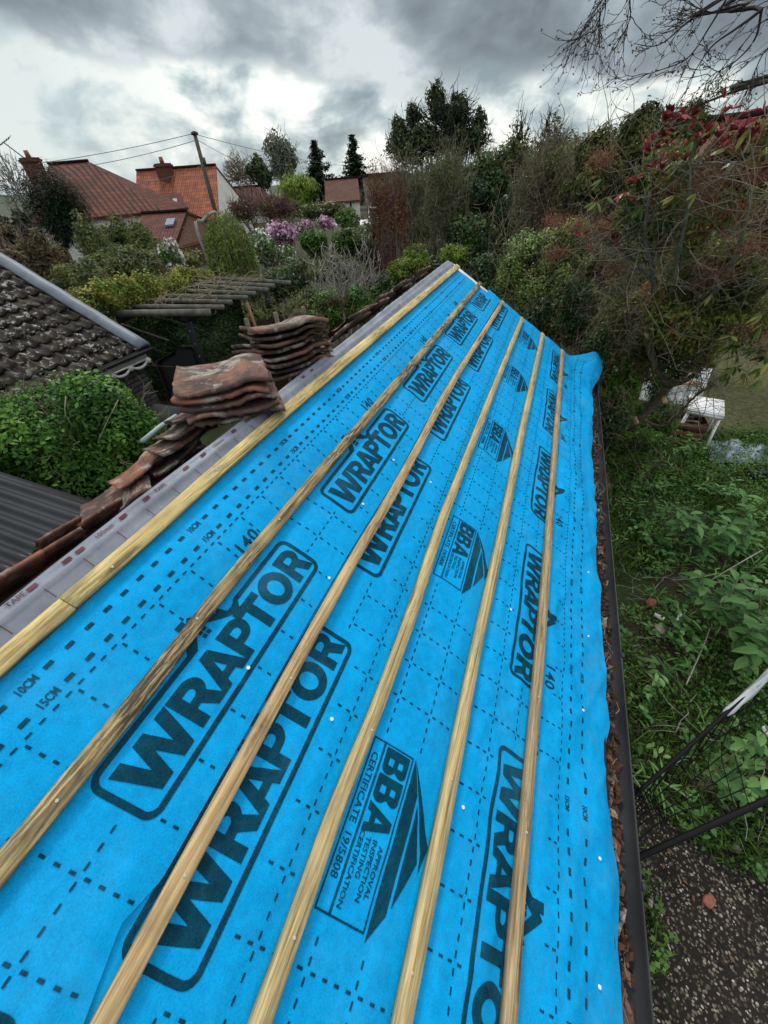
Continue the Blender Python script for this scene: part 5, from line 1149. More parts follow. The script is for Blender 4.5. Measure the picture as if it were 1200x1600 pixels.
    for k in range(5):
        yc = y1 - .02 - k * .34; b = len(V)
        for dx in (-.004, .018):
            for i in range(16): V.append((ex - .012 + dx, yc + 0.046 * math.cos(i * math.pi / 8), ez - .19 + 0.046 * math.sin(i * math.pi / 8)))
        F += [list(range(b, b + 16))[::-1], list(range(b + 16, b + 32))] + [[b + i, b + (i + 1) % 16, b + 16 + (i + 1) % 16, b + 16 + i] for i in range(16)]
    b = len(V); V += [(ex - .013, y1, ez - .15), (ex - .013, y1 - 1.8, ez - .15), (ex - .013, y1 - 1.8, ez - .175), (ex - .013, y1, ez - .175)]; V += [(x + .015, y, z) for x, y, z in V[b:b + 4]]
    F += [[b, b + 1, b + 2, b + 3], [b + 7, b + 6, b + 5, b + 4], [b, b + 4, b + 5, b + 1], [b + 2, b + 6, b + 7, b + 3], [b, b + 3, b + 7, b + 4], [b + 1, b + 5, b + 6, b + 2]]
    t = mk('scalloped_trim', V, F, WHITEP, o)
    # two replacement tiles of clearer grey
    for (s, y) in ((3.05, 3.05), (3.05, 2.75)):
        pass
    return o
LEADP = simple('grey_lead', (.155, .18, .21), .5, .3, 6, .002); WHITEP = simple('old_white_paint', (.78, .78, .76), .6, .15, 12)
left_building()
def ivy_on_wall():
    rng = np.random.default_rng(8); P = np.stack([np.full(260, -6.02) + rng.uniform(0, .06, 260), 3.75 + rng.normal(0, .07, 260), rng.uniform(.9, 1.95, 260)], 1)
    V, F = leaf_quads(P, np.tile([1., -.3, .3], (260, 1)), .05, .7, rng); setp(mk('climbing_ivy', V, F, G['mid'], tone=rng.uniform(0, 1, 260)), 'thin strand of green ivy climbing the grey brick wall under the scalloped trim', 'ivy')
ivy_on_wall()
def lean_to():
    o = thing('lean_to_roof', 'low lean-to covered with black corrugated sheet at the left edge', 'lean-to', (-3.9, .5, 0))
    x1, x0 = -2.93, -5.2; y0, y1 = -1.3, 1.26; per = .105; ny = int((y1 - y0) / per * 8); ys = np.linspace(y0, y1, ny); prof = .021 * np.sin(2 * np.pi * ys / per)
    V = []; xs = np.linspace(x0, x1, 14)
    for h in (0, -.006):
        for x in xs: V.append(np.stack([np.full(ny, x), ys, 2.17 + (x1 - x) * .05 + prof + h], 1))
    V = np.concatenate(V); R_ = len(xs); idx = np.arange(2 * R_ * ny).reshape(2, R_, ny)
    F = [list(f) for f in np.stack([idx[0, :-1, :-1], idx[0, 1:, :-1], idx[0, 1:, 1:], idx[0, :-1, 1:]], -1).reshape(-1, 4)]
    F += [list(f)[::-1] for f in np.stack([idx[1, :-1, :-1], idx[1, 1:, :-1], idx[1, 1:, 1:], idx[1, :-1, 1:]], -1).reshape(-1, 4)]
    F += [[idx[0, -1, i], idx[1, -1, i], idx[1, -1, i + 1], idx[0, -1, i + 1]] for i in range(ny - 1)]
    mk('corrugated_sheet', V, F, CORR, o, smooth=False)
    for y in (y0 + .1, y1 - .05):
        mb = MB(); mb.box(((x0 + x1) / 2, y, 2.15), (x1 - x0, .05, .09)); mb.build('rafter', M['dark_wood'], o)
    mb = MB(); mb.box((x1 + .01, (y0 + y1) / 2, 2.11), (.035, y1 - y0, .1)); mb.build('edge_board', M['dark_wood'], o)
    for y in (y0 + .1, y1 - .05): mb = MB(); mb.box((x1 - .06, y, 1.05), (.08, .08, 2.1)); mb.build('post', M['dark_wood'], o)
CORR = simple('black_corrugated_sheet', (.028, .029, .031), .35, .35, 3, .001)
lean_to()
G['bush'] = leafmat('privet_leaf', C_((0, (.020, .060, .010)), (.5, (.060, .155, .022)), (1, (.16, .32, .05))), .42)
def near_bush():
    o = thing('privet_bush', 'full rounded green bush between the corrugated lean-to and the tiled building', 'bush', (-4.95, 2.4, 0))
    c = np.array([-5.12, 2.38, 1.78]); az = 0.0
    bl = [(c, np.array([1.0, 1.05, 1.0]), 0.), (c + (.42, .35, -.1), np.array([.65, .65, .85]), 0.), (c + (-.2, -.45, .1), np.array([.8, .75, .82]), 0.), (c + (.3, -.3, -.5), np.array([.85, .9, .8]), 0.), (c + (-.35, -.9, .1), np.array([.7, .7, .8]), 0.)]
    V, F, t, B = crown(bl, 36000, .062, .55, 61, 3.0, .22, .22, .35, lobes=8); mk('crown', V, F, G['bush'], o, tone=t)
    rng = np.random.default_rng(3)
    (V, F), P = twigs(B, 120, rng, np.array([-4.95, 2.4, 0]), .009, 6, .06, 2, .3, -.05, .7); mk('twigs', V, F, B_['greentwig'], o)
    for k, (a, b, m_) in enumerate((((185, 625), (153, 690), (172, 650)), ((103, 620), (113, 665), (102, 645)))):
        tube_obj('bare_shoot', [onz(*a, 2.25) if False else at(*a, 4.35), at(*m_, 4.2), at(*b, 4.2)], [.006, .004, .003], B_['greentwig'], o, 5, 14)
near_bush()
def drainpipe():
    # pale handrail and grey pipe seen between bush and stack
    a = at(222, 690, 3.6); b = at(275, 650, 4.0); o = tube_obj('garden_rail', [a, (a + b) / 2 + (0, 0, .01), b], [.022, .022], simple('grey_green_metal', (.28, .33, .33), .45, .2, 6), None, 10); setp(o, 'short grey green metal rail poking out beside the big bush', 'rail')
drainpipe()
# ------------------------------------------------------------------ pergola
def pergola():
    wd = simple('weathered_pergola_wood', (.20, .19, .155), .85, .5, 7, .002); dk = simple('black_stained_wood', (.016, .016, .017), .7, .3, 7)
    o = thing('pergola', 'weathered timber pergola with parallel beams and bare vine stems', 'pergola', (-7.0, 7.2, 0))
    L0 = onz(172, 490, 2.3); R0 = onz(329, 488, 2.3); L1 = onz(314, 434, 2.3); R1 = onz(441, 441, 2.3)
    n = 8
    for k in range(n):
        f = k / (n - 1); a = L0 * (1 - f) + L1 * f; b = R0 * (1 - f) + R1 * f; ext = (0, .02, -.06, .05, 0, .08, .02, .25)[k]
        a = a + (0, 0, .01 * (k % 3)); b = b + (b - a) / np.linalg.norm(b - a) * ext
        mb = MB(); mb.bar(a, b, .045, .11 if k == 0 else .075); mb.build('beam', wd, o)
    for f in (.05, .72):
        a = L0 * (1 - f) + R0 * f; b = L1 * (1 - f) + R1 * f; mb = MB(); mb.bar(a - (0, 0, .12), b - (0, 0, .12), .06, .12); mb.build('side_beam', dk, o)
    pf = onz(290, 494, 2.2)
    for k, (px, py) in enumerate(((290, 494), (414, 449), (190, 482))):
        q = onz(px, py, 2.16); mb = MB(); mb.box((q[0], q[1], 1.09), (.10, .10, 2.18)); post = mb.build('post', dk, o)
        if k == 0:
            for z in (.9, 1.15, 1.4, 1.65, 1.9): mb = MB(); mb.box((q[0] + .03, q[1] - .053, z), (.014, .004, .014)); mb.build('screw_cap', M['white'], post)
    rng = np.random.default_rng(12); C0 = (L0 + R0 + L1 + R1) / 4; nn_ = 45
    s = rng.uniform(.1, .95, (nn_, 2)); t = np.clip(s + rng.normal(0, .22, (nn_, 2)), 0, 1)
    f_ = lambda q: (L0 * (1 - q[:, :1]) + R0 * q[:, :1]) * (1 - q[:, 1:]) + (L1 * (1 - q[:, :1]) + R1 * q[:, :1]) * q[:, 1:]
    V, F, P = strands(f_(s) + (0, 0, .09), f_(t) + (0, 0, .12), rng, 8, .05, .14, .009, .5, 4); S2 = P[rng.integers(0, nn_, 140), rng.integers(1, 8, 140)]; V2, F2, _ = strands(S2, S2 + rng.normal(0, .22, (140, 3)) * (1, 1, .5), rng, 5, .05, .15, .004, .4)
    V, F = merge([(V, F), (V2, F2)]); v = mk('vine', V, F, B_['twig'], o)
pergola()
def garden_bits():
    # woven chair back
    rat = simple('black_rattan', (.020, .020, .021), .5, .3, 60, .003)
    o = thing('garden_chair', 'black high backed garden seat in front of the ivy hedge', 'chair', (*at(285, 600, 9.3)[:2], 0))
    D = 9.3; tl, tr, br_, bl_ = at(241, 566, D), at(300, 541, D + .25), at(318, 595, D + .1), at(264, 622, D - .1); mid = at(285, 585, D - .55); mid2 = at(262, 620, D - .6); mid3 = at(318, 600, D - .45)
    P = []
    for a in np.linspace(0, 1, 9):
        for b in np.linspace(0, 1, 9):
            q = (tl * (1 - a) + tr * a) * (1 - b) + (bl_ * (1 - a) + br_ * a) * b; q = q + np.array([0, .14, 0]) * math.sin(a * math.pi) + np.array([0, 0, .05]) * math.sin(a * math.pi) * (1 - b); P.append(q)
    F = [[i * 9 + j, (i + 1) * 9 + j, (i + 1) * 9 + j + 1, i * 9 + j + 1] for i in range(8) for j in range(8)]; n = len(P); P += [q + (.02, .05, 0) for q in P]; F += [[n + a for a in f][::-1] for f in F]
    for i in range(8): F += [[i * 9, (i + 1) * 9, n + (i + 1) * 9, n + i * 9], [i * 9 + 8, n + i * 9 + 8, n + (i + 1) * 9 + 8, (i + 1) * 9 + 8], [i, n + i, n + i + 1, i + 1], [72 + i, 72 + i + 1, n + 72 + i + 1, n + 72 + i]]
    mk('backrest', P, F, rat, o)
    s = np.array([(tl + tr)[0] / 2 + .15, (tl + tr)[1] / 2 - .45, .0]); mb = MB(); mb.box((s[0], s[1], .45), (.95, .6, .16), Matrix.Rotation(math.radians(42), 3, 'Z')); mb.build('seat', rat, o)
    mb = MB(); mb.box((s[0], s[1], .2), (.85, .5, .36), Matrix.Rotation(math.radians(42), 3, 'Z')); mb.build('base', rat, o)
    # dark planter by the brick wall
    q = at(262, 690, 6.6); o = thing('planter', 'dark slatted timber planter at the foot of the grey brick wall', 'planter', (q[0] - .1, q[1] + .1, 0)); mb = MB()
    for k in range(7): mb.box((q[0] - .1, q[1] + .1, .12 + k * .19), (.75, .6, .17))
    mb.build('planter_box', simple('dark_slats', (.022, .023, .024), .75, .3, 6), o)
    # woven screen and reddish stake
    sm = simple('woven_screen', (.050, .036, .020), .9, .5, 30, .01); V = []; a = onz(372, 470, 2.0); b = onz(500, 458, 2.0); a = at(378, 470, 9.0); b = at(470, 455, 9.4)
    o = thing('woven_fence', 'brown woven fence panel under the right end of the pergola', 'fence', (*((a + b) / 2)[:2], 0))
    nxp, nz = 26, 20; top = 1.85
    for i in range(nxp + 1):
        for j in range(nz + 1):
            f = i / nxp; V.append((a[0] * (1 - f) + b[0] * f, a[1] * (1 - f) + b[1] * f + .02 * ((i + j) % 2), top * j / nz))
    F = [[i * (nz + 1) + j, (i + 1) * (nz + 1) + j, (i + 1) * (nz + 1) + j + 1, i * (nz + 1) + j + 1] for i in range(nxp) for j in range(nz)]
    n = len(V); V += [(x, y + .05, z) for x, y, z in V]; F += [[n + q for q in f][::-1] for f in F]; mk('panel', V, F, sm, o)
    for f in (0, .5, 1): mb = MB(); mb.box((a[0] * (1 - f) + b[0] * f, a[1] * (1 - f) + b[1] * f - .03, .98), (.07, .07, 1.96)); mb.build('post', B_['bark'], o)
    p0, p1 = at(386, 473, 8.2), at(402, 518, 7.9); mb = MB(); mb.bar(p0, p1 + (p1 - p0) * 1.0, .05, .05); s_ = mb.build('garden_stake', simple('reddish_stake', (.15, .07, .045), .8, .3, 6), None); setp(s_, 'reddish wooden stake leaning below the pergola', 'stake')
    # thin line fence by the far tiles
    o = thing('stick_fence', 'short fence of thin grey sticks by the green shrub', 'fence', (*at(598, 455, 7.4)[:2], 0))
    for k in range(9):
        c = at(586 + k * 5, 458, 7.4); mb = MB(); mb.box((c[0], c[1], .9), (.02, .02, 1.8 + .1 * math.sin(k * 2))); mb.build('stick', B_['greytwig'], o)
garden_bits()
# ------------------------------------------------------------------ clay pantiles stacked on the ridge
def tile_mat_real(name, c1, c2, soot):
    m, nt, p = mat(name); tc = nn(nt, 'ShaderNodeTexCoord'); oi = nn(nt, 'ShaderNodeObjectInfo'); ad = nn(nt, 'ShaderNodeVectorMath', operation='ADD'); lk(nt, tc.outputs['Object'], ad.inputs[0])
    cb = nn(nt, 'ShaderNodeCombineXYZ'); lk(nt, mth(nt, 'MULTIPLY', oi.outputs['Random'], 53.0), cb.inputs[0]); lk(nt, cb.outputs[0], ad.inputs[1]); v = ad.outputs[0]
    a = noise(nt, v, 11, 7, .7); c = ramp(nt, a, [(.35, c2), (.6, c1)])
    b = noise(nt, v, 5, 6, .65, .5); c = mixc(nt, mth(nt, 'MULTIPLY', ramp(nt, b, [(.44, (0, 0, 0)), (.56, (1, 1, 1))]), soot), c, (.040, .034, .030))
    d = noise(nt, v, 8, 8, .75, .3); l = ramp(nt, d, [(.52, (0, 0, 0)), (.60, (.85, .85, .85))]); c = mixc(nt, l, c, (.30, .28, .23))
    lk(nt, c, p.inputs['Base Color']); p.inputs['Roughness'].default_value = .9; bump(nt, p, mth(nt, 'ADD', a, noise(nt, v, 90, 4, .7)), .004, .8); return m
TM = [tile_mat_real('orange_clay', (.31, .125, .075), (.18, .085, .055), .65), tile_mat_real('sooty_clay', (.17, .085, .055), (.075, .052, .042), .95), tile_mat_real('dull_clay', (.23, .115, .08), (.125, .085, .065), .8)]
def pantile_mesh(seed, L=.30, W=.315, broken=False):
    rng = np.random.default_rng(seed); nx, ny = 26, 14; x = np.linspace(0, 1, nx); y = np.linspace(0, 1, ny); X, Y = np.meshgrid(x, y, indexing='ij')
    # x across the width: shallow trough then a raised roll with a turned down lip
    z = np.where(X < .6, -.006 * np.sin(np.pi * X / .6), .017 * np.sin(np.pi * (X - .6) / .4 * .95)); z = z + .007 * np.exp(-((X) / .05) ** 2)
    z = z + .003 * (fbm(np.stack([X * 5, Y * 5, X * 0 + seed], -1), 3, seed) - .5) * 2 + .003 * np.sin(Y * 3)
    ex = .0015 * (rng.normal(0, 1, (nx, ny)) + 6 * (rng.uniform(0, 1, (nx, ny)) > .93)) * ((Y < .01) | (Y > .99)); ey = .0015 * rng.normal(0, 1, (nx, ny)) * ((X < .01) | (X > .99))
    if broken: ex = ex + np.where(Y > .99, -.10 * vn3(np.stack([X * 6, X * 0 + seed, X * 0], -1), seed), 0)
    PX = (X - .5) * W + ey; PY = (Y - .5) * L + ex; th = .013 + .002 * rng.normal(0, .5)
    top = np.stack([PX, PY, z + th], -1).reshape(-1, 3); bot = np.stack([PX, PY, z], -1).reshape(-1, 3); n = nx * ny
    idx = np.arange(n).reshape(nx, ny); F = [list(f) for f in np.stack([idx[:-1, :-1], idx[1:, :-1], idx[1:, 1:], idx[:-1, 1:]], -1).reshape(-1, 4)]; F += [[q + n for q in f][::-1] for f in F]
    rim = list(idx[:, 0]) + list(idx[-1, 1:]) + list(idx[::-1, -1][1:]) + list(idx[0, ::-1][1:-1]); m = len(rim)
    F += [[rim[i], rim[i] + n, rim[(i + 1) % m] + n, rim[(i + 1) % m]] for i in range(m)]
    return mesh_np('clay_pantile', np.concatenate([top, bot]), F, TM[0])
PT = [pantile_mesh(k) for k in range(5)] + [pantile_mesh(9, broken=True), pantile_mesh(10, L=.24, broken=True)]
def tile(loc, yaw, pitch, roll, kind, mt, label, group, scale=1.0):
    me = PT[kind].copy(); me.materials.clear(); me.materials.append(TM[mt]); o = bpy.data.objects.new('clay_pantile', me); col.objects.link(o)
    o.matrix_world = Matrix.Translation(Vector(loc)) @ Matrix.Rotation(math.radians(yaw), 4, 'Z') @ Matrix.Rotation(math.radians(pitch), 4, 'X') @ Matrix.Rotation(math.radians(roll), 4, 'Y') @ Matrix.Diagonal((scale, scale, scale, 1))
    return setp(o, label, 'roof tile', group)
ORD = ['topmost', 'second from the top', 'third from the top', 'fourth from the top', 'fifth from the top', 'sixth from the top', 'seventh from the top', 'lowest']
def lay(loc, yaw, kind, mt, label, group, scale=1.0, tilt=(0, 0), flip=False):
    """a tile lying with the hidden slope, turned by yaw within it"""
    o = tile((0, 0, 0), 0, 0, 0, kind, mt, label, group)
    Nn = Vector((-.585, 0, .811)); Dn = Vector((-.811, 0, -.585)); Xx = Dn.cross(Nn)
    R_ = Matrix((Xx, Dn, Nn)).transposed().to_4x4()
    o.matrix_world = Matrix.Translation(Vector(loc)) @ R_ @ Matrix.Rotation(math.radians(yaw), 4, 'Z') @ Matrix.Rotation(math.radians(tilt[0]), 4, 'X') @ Matrix.Rotation(math.radians(tilt[1]), 4, 'Y') @ Matrix.Diagonal((scale, scale, scale, 1))
    return o
def slopez(x): return 3.335 - (-.99 - x) * .72
def stacks():
    r = random.Random(5)
    c = np.array([-1.10, 1.10, 3.345]); n = 5
    for k in range(n):
        lab = ('topmost' if k == n - 1 else 'lowest' if k == 0 else ORD[n - 1 - k])
        tile(c + (r.uniform(-.014, .014) - .006 * k, r.uniform(-.014, .014), k * .0285), 40 + r.uniform(-4, 4) + (180 if k in (1,) else 0), -1 + r.uniform(-1.5, 1.5), 2 + r.uniform(-1.5, 1.5), k % 5, (1, 2, 1, 0, 2)[k], f'clay pantile in the near stack on the ridge, {lab} of its five', 'pantiles stacked in the near pile', 1.05)
    c = np.array([-1.205, 1.62, 3.27]); n = 8
    for k in range(n):
        lab = ('topmost' if k == n - 1 else 'lowest' if k == 0 else ORD[n - 1 - k])
        tile(c + (.005 * k + r.uniform(-.014, .014), r.uniform(-.015, .015) - .004 * k, k * .0315), 62 + r.uniform(-5, 5) - (10 if k > 5 else 0), -12 + r.uniform(-.8, .8), 3 + r.uniform(-.8, .8), (k + 2) % 5, (1, 1, 1, 2, 1, 1, 1, 2)[k], f'clay pantile in the taller rear stack, {lab} of its eight', 'pantiles stacked in the rear pile', 1.14)
    for k in range(6):
        lab = ['first', 'second', 'third', 'fourth', 'fifth', 'last'][k]; x = -1.44 + .035 * k
        lay((x, .86 + .045 * k, slopez(x) + .05 + .030 * k), -25 + r.uniform(-6, 6), (k + 1) % 5, (0, 1, 1, 1, 2, 1)[k], f'sooty pantile slumped under the near stack, {lab} of the row counting from the bush', 'slumped pantiles under the near stack', 1.0, (22 - 2 * k, r.uniform(-4, 4)))
    lay(np.array([-1.44, .66, slopez(-1.44) + .09]), -38, 3, 2, 'lichen spotted pantile lying alone below the slumped pile', None, .95, (22, 4))
    lay(np.array([-1.40, .78, slopez(-1.40) + .14]), -20, 6, 0, 'short broken tile with an orange end on the lone lichen spotted tile', None, .72, (20, 0))
    for k, (y, yaw, kd, mt_, sc_, lf, lb) in enumerate(((.03, 84, 5, 2, .8, .035, 'pale broken tile edge at the left margin of the photo'), (.17, 97, 6, 0, .9, .05, 'broken orange tile lying nearest the camera outside the ridge membrane'), (.31, 80, 5, 0, .8, .045, 'split orange tile just below the lean-to corner'),
                                                        (.36, 100, 6, 1, .62, .085, 'rounded grey tile end beside the split orange tile'), (.50, 88, 6, 0, .72, .05, 'orange tile edge under the corner of the corrugated sheet'))):
        x = -1.25 - .02 * k; lay((x, y, slopez(x) + lf), yaw, kd, mt_, lb, None, sc_, (4, 6))
    rng = random.Random(8); names = ['nearest', 'second', 'third', 'fourth', 'fifth', 'sixth', 'seventh', 'eighth', 'ninth', 'tenth', 'eleventh', 'twelfth', 'thirteenth', 'farthest']
    for k in range(14):
        f = k / 13; y = 2.1 + 1.7 * f; x = -1.16 + .03 * math.sin(k * 1.9)
        lay((x, y, slopez(x) + .07 + .028 * (k % 2)), 90 + rng.uniform(-18, 18), (0, 5, 1, 2, 6, 3, 4)[k % 7], rng.choice((1, 1, 2, 1)), f'loose pantile on the far ridge beyond the stacks, {names[k]} of the run', 'loose pantiles along the far ridge', .78, (rng.uniform(-2, 8), rng.uniform(-5, 5)))
stacks()
def slope_battens():
    # old battens on the hidden slope carry the stacks
    for k, s in enumerate((.46, .78)):
        x = -1.0 - s * .81; z = 3.335 - s * .585; mb = MB(); mb.bar((x, -.8, z), (x, 4.1, z), .04, .025); o = mb.build('old_batten', M['batten_brown'], shed)
slope_battens()
# ------------------------------------------------------------------ leaves and chips in the gutter
def gutter_litter():
    rng = np.random.default_rng(70); n = 5200; y = rng.uniform(-.6, 4.7, n); x = GX - .115 + .085 * rng.beta(1.2, 2.2, n) ; z = 2.165 + .045 * (1 - (x - GX + .115) / .085) + rng.uniform(0, .022, n)
    keep = vn3(np.stack([y * 3, y * 0, y * 0], -1), 3) + rng.uniform(0, .6, n) > .42; P = np.stack([x, y, z], 1)[keep]
    V, F = leaf_quads(P, rng.normal(0, .6, P.shape) + (0, 0, .8), .034 * rng.uniform(.4, 1.6, len(P)), .5, rng); setp(mk('leaf_litter', V, F, G['litter'], tone=np.clip(rng.normal(.33, .30, len(P)), 0, 1)), kind='stuff')
    m = 110; S = np.stack([GX - .09 + rng.uniform(-.03, .05, m), rng.uniform(-.4, 4.6, m), 2.20 + rng.uniform(-.01, .02, m)], 1); E = S + rng.normal(0, 1, (m, 3)) * (.02, .09, .012)
    V, F, _ = strands(S, E, rng, 6, .0, .18, .0026, .5, 4); setp(mk('twig_litter', V, F, B_['bark']), kind='stuff')
    r = random.Random(4)
    words = ['nearest the camera', 'beside the membrane bulge', 'second from the camera bulge', 'below a bracket', 'next to curled leaves', 'in mid run', 'beyond mid run', 'toward the far end', 'farthest from the camera']
    for k, y in enumerate((.06, .24, .42, .62, .95, 1.35, 1.9, 2.6, 3.3)):
        bm = bmesh.new(); bmesh.ops.create_cube(bm, size=1)
        bmesh.ops.subdivide_edges(bm, edges=bm.edges[:], cuts=2, use_grid_fill=True)
        for v in bm.verts: v.co = Vector((v.co.x * .030 * (1 + .5 * r.uniform(-1, 1)), v.co.y * .065 * (1 + .45 * r.uniform(-1, 1)), v.co.z * .012 * (1 + .6 * r.uniform(-1, 1)))) * r.uniform(.85, 1.15)
        me = bpy.data.meshes.new('tile_fragment'); bm.to_mesh(me); bm.free(); me.materials.append(TM[(0, 1, 0, 2, 0, 2, 1, 0, 2)[k]]); o = bpy.data.objects.new('tile_fragment', me); col.objects.link(o)
        o.location = (GX - .085 + r.uniform(-.012, .016), y, 2.205); o.rotation_euler = (r.uniform(-.3, .3), r.uniform(-.5, .1), r.uniform(-.5, .5)); setp(o, 'broken clay tile chip in the leaf filled gutter, ' + words[k], 'tile fragment', 'tile chips in the gutter')
gutter_litter()
# ------------------------------------------------------------------ right hand garden floor
def inside(x, y):                         # where plants grow rather than gravel
    return ~((y < 1.45 + .35 * np.sin(x * 2.1)) & (x > 1.35 + .25 * np.sin(y * 3)) ) 
def grass():
    rng = np.random.default_rng(80); n = 95000; x = rng.uniform(.72, 7.5, n); y = rng.uniform(.3, 9.5, n); k = inside(x, y) & (vn3(np.stack([x * 1.1, y * 1.1, x * 0], -1), 6) > .18) & ~((x > 3.0) & (y > 8.2)); x = x[k]; y = y[k]; n = len(x)
    h = rng.uniform(.05, .22, n) * (.5 + vn3(np.stack([x * .9, y * .9, x * 0], -1), 7)); a = rng.uniform(0, 6.28, n); w_ = rng.uniform(.004, .009, n); ln = rng.uniform(.3, 1.2, n) * h; b = rng.uniform(0, 6.28, n)
    B0 = np.stack([x, y, 0 * x], 1); sd_ = np.stack([np.cos(a), np.sin(a), 0 * a], 1) * w_[:, None]; lean = np.stack([np.cos(b), np.sin(b), 0 * b], 1) * ln[:, None]
    mid = B0 + lean * .35 + np.stack([0 * h, 0 * h, h * .65], 1); tp = B0 + lean + np.stack([0 * h, 0 * h, h * .85], 1)
    V = np.stack([B0 - sd_, B0 + sd_, mid + sd_ * .8, mid - sd_ * .8, tp + sd_ * .15, tp - sd_ * .15], 1).reshape(-1, 3); i = np.arange(n)[:, None] * 6
    F = np.concatenate([i + [0, 1, 2, 3], i + [3, 2, 4, 5]]); t = np.clip(rng.normal(.42, .22, n), 0, 1); setp(mk('grass', V, F, G['grass'], tone=np.concatenate([t, t])), kind='stuff')
grass()
def cover():
    rng = np.random.default_rng(81); n = 42000; x = rng.uniform(.72, 6.0, n); y = rng.uniform(.35, 8.3, n); d = fbm(np.stack([x * 1.3, y * 1.3, x * 0], -1), 3, 12); k = inside(x, y) & (d > .36); x, y, d = x[k], y[k], d[k]
    z = rng.uniform(.01, .06, len(x)) + np.clip(d - .42, 0, .3) * .9 * rng.uniform(.3, 1, len(x)); P = np.stack([x, y, z], 1)
    V, F = leaf_quads(P, rng.normal(0, .35, P.shape) + (0, 0, 1), .034, .85, rng); setp(mk('ground_cover', V, F, G['mid'], tone=np.clip(.1 + vn3(P * 3, 3) * .8 + rng.normal(0, .12, len(P)), 0, 1)), kind='stuff')
    n = 1500; x = rng.uniform(.72, 5, n); y = rng.uniform(-.8, 7, n); P = np.stack([x, y, rng.uniform(.015, .05, n)], 1); V, F = leaf_quads(P, rng.normal(0, .4, P.shape) + (0, 0, 1), .035, .5, rng); setp(mk('fallen_leaves', V, F, G['litter'], tone=rng.uniform(0, .9, n)), kind='stuff')
    # moss and weeds along the wall foot
cover()
G['weed'] = leafmat('broad_weed_leaf', C_((0, (.026, .075, .022)), (.5, (.085, .20, .05)), (1, (.22, .37, .12))), .4)
def mixed_weeds():
    rng = np.random.default_rng(85); m = 950; x = rng.uniform(.8, 5.6, m); y = rng.uniform(1.0, 8.0, m); k = inside(x, y) & (vn3(np.stack([x * .8, y * .8, x * 0], -1), 15) > .30); x, y = x[k], y[k]; V = []; F = []; T = []
    for cx, cy in zip(x, y):
        s = rng.uniform(.5, 1.5); h = rng.uniform(.02, .30) * s; kind = rng.integers(0, 3); L0 = (.05, .09, .16)[kind] * s; W0 = (.045, .035, .014)[kind] * s; tn = rng.uniform(.1, .9)
        for q in range(rng.integers(7, 15)):
            a = rng.uniform(0, 6.28); c = np.array([cx + rng.normal(0, .03), cy + rng.normal(0, .03), h * rng.uniform(.1, 1)]); d = np.array([math.cos(a), math.sin(a), rng.uniform(0, .8 + .8 * (kind == 2))]); d /= np.linalg.norm(d); sd_ = np.array([-math.sin(a), math.cos(a), 0]); b = len(V); L = L0 * rng.uniform(.6, 1.3)
            for t, w_ in ((0, .15), (.35, .9), (.7, .8), (1, .04)):
                p = c + d * L * t - np.array([0, 0, .4 * L * t * t]); V += [p - sd_ * W0 * w_ / 2, p + sd_ * W0 * w_ / 2]
            for j in range(3): F.append([b + 2 * j, b + 2 * j + 1, b + 2 * j + 3, b + 2 * j + 2]); T.append(tn + rng.normal(0, .08))
    setp(mk('mixed_weeds', np.array(V), np.array(F), G['weed'], tone=np.clip(T, 0, 1)), kind='stuff')
mixed_weeds()
def pebbles():
    rng = np.random.default_rng(82); n = 10000; x = rng.uniform(1.25, 4.2, n); y = rng.uniform(-.9, 2.1, n); k = ~inside(x, y) | ((y < 1.0) & (x > 1.2)); x, y = x[k], y[k]; n = len(x)
    base = np.array([[0, 0, 1], [1, 0, 0], [.5, .87, 0], [-.5, .87, 0], [-1, 0, 0], [-.5, -.87, 0], [.5, -.87, 0]]); a = rng.uniform(0, 6.28, n); sx = rng.uniform(.0035, .0115, n); sy = sx * rng.uniform(.5, .9, n); sz = sx * rng.uniform(.35, .6, n)
    bx = base[None, :, 0] * sx[:, None]; by = base[None, :, 1] * sy[:, None]; V = np.stack([x[:, None] + bx * np.cos(a)[:, None] - by * np.sin(a)[:, None], y[:, None] + bx * np.sin(a)[:, None] + by * np.cos(a)[:, None], .013 + base[None, :, 2] * sz[:, None]], -1).reshape(-1, 3)
    i = np.arange(n)[:, None] * 7; F = np.concatenate([i + [0, 1 + q, 1 + (q + 1) % 6] for q in range(6)]); t = rng.uniform(0, 1, n)
    setp(mk('pebbles', V, F, leafmat('pebble_stone', C_((0, (.07, .055, .04)), (.55, (.15, .125, .09)), (.9, (.28, .25, .20)), (1, (.42, .39, .34))), .6, 0), tone=np.tile(t, 6), smooth=True), kind='stuff')
pebbles()
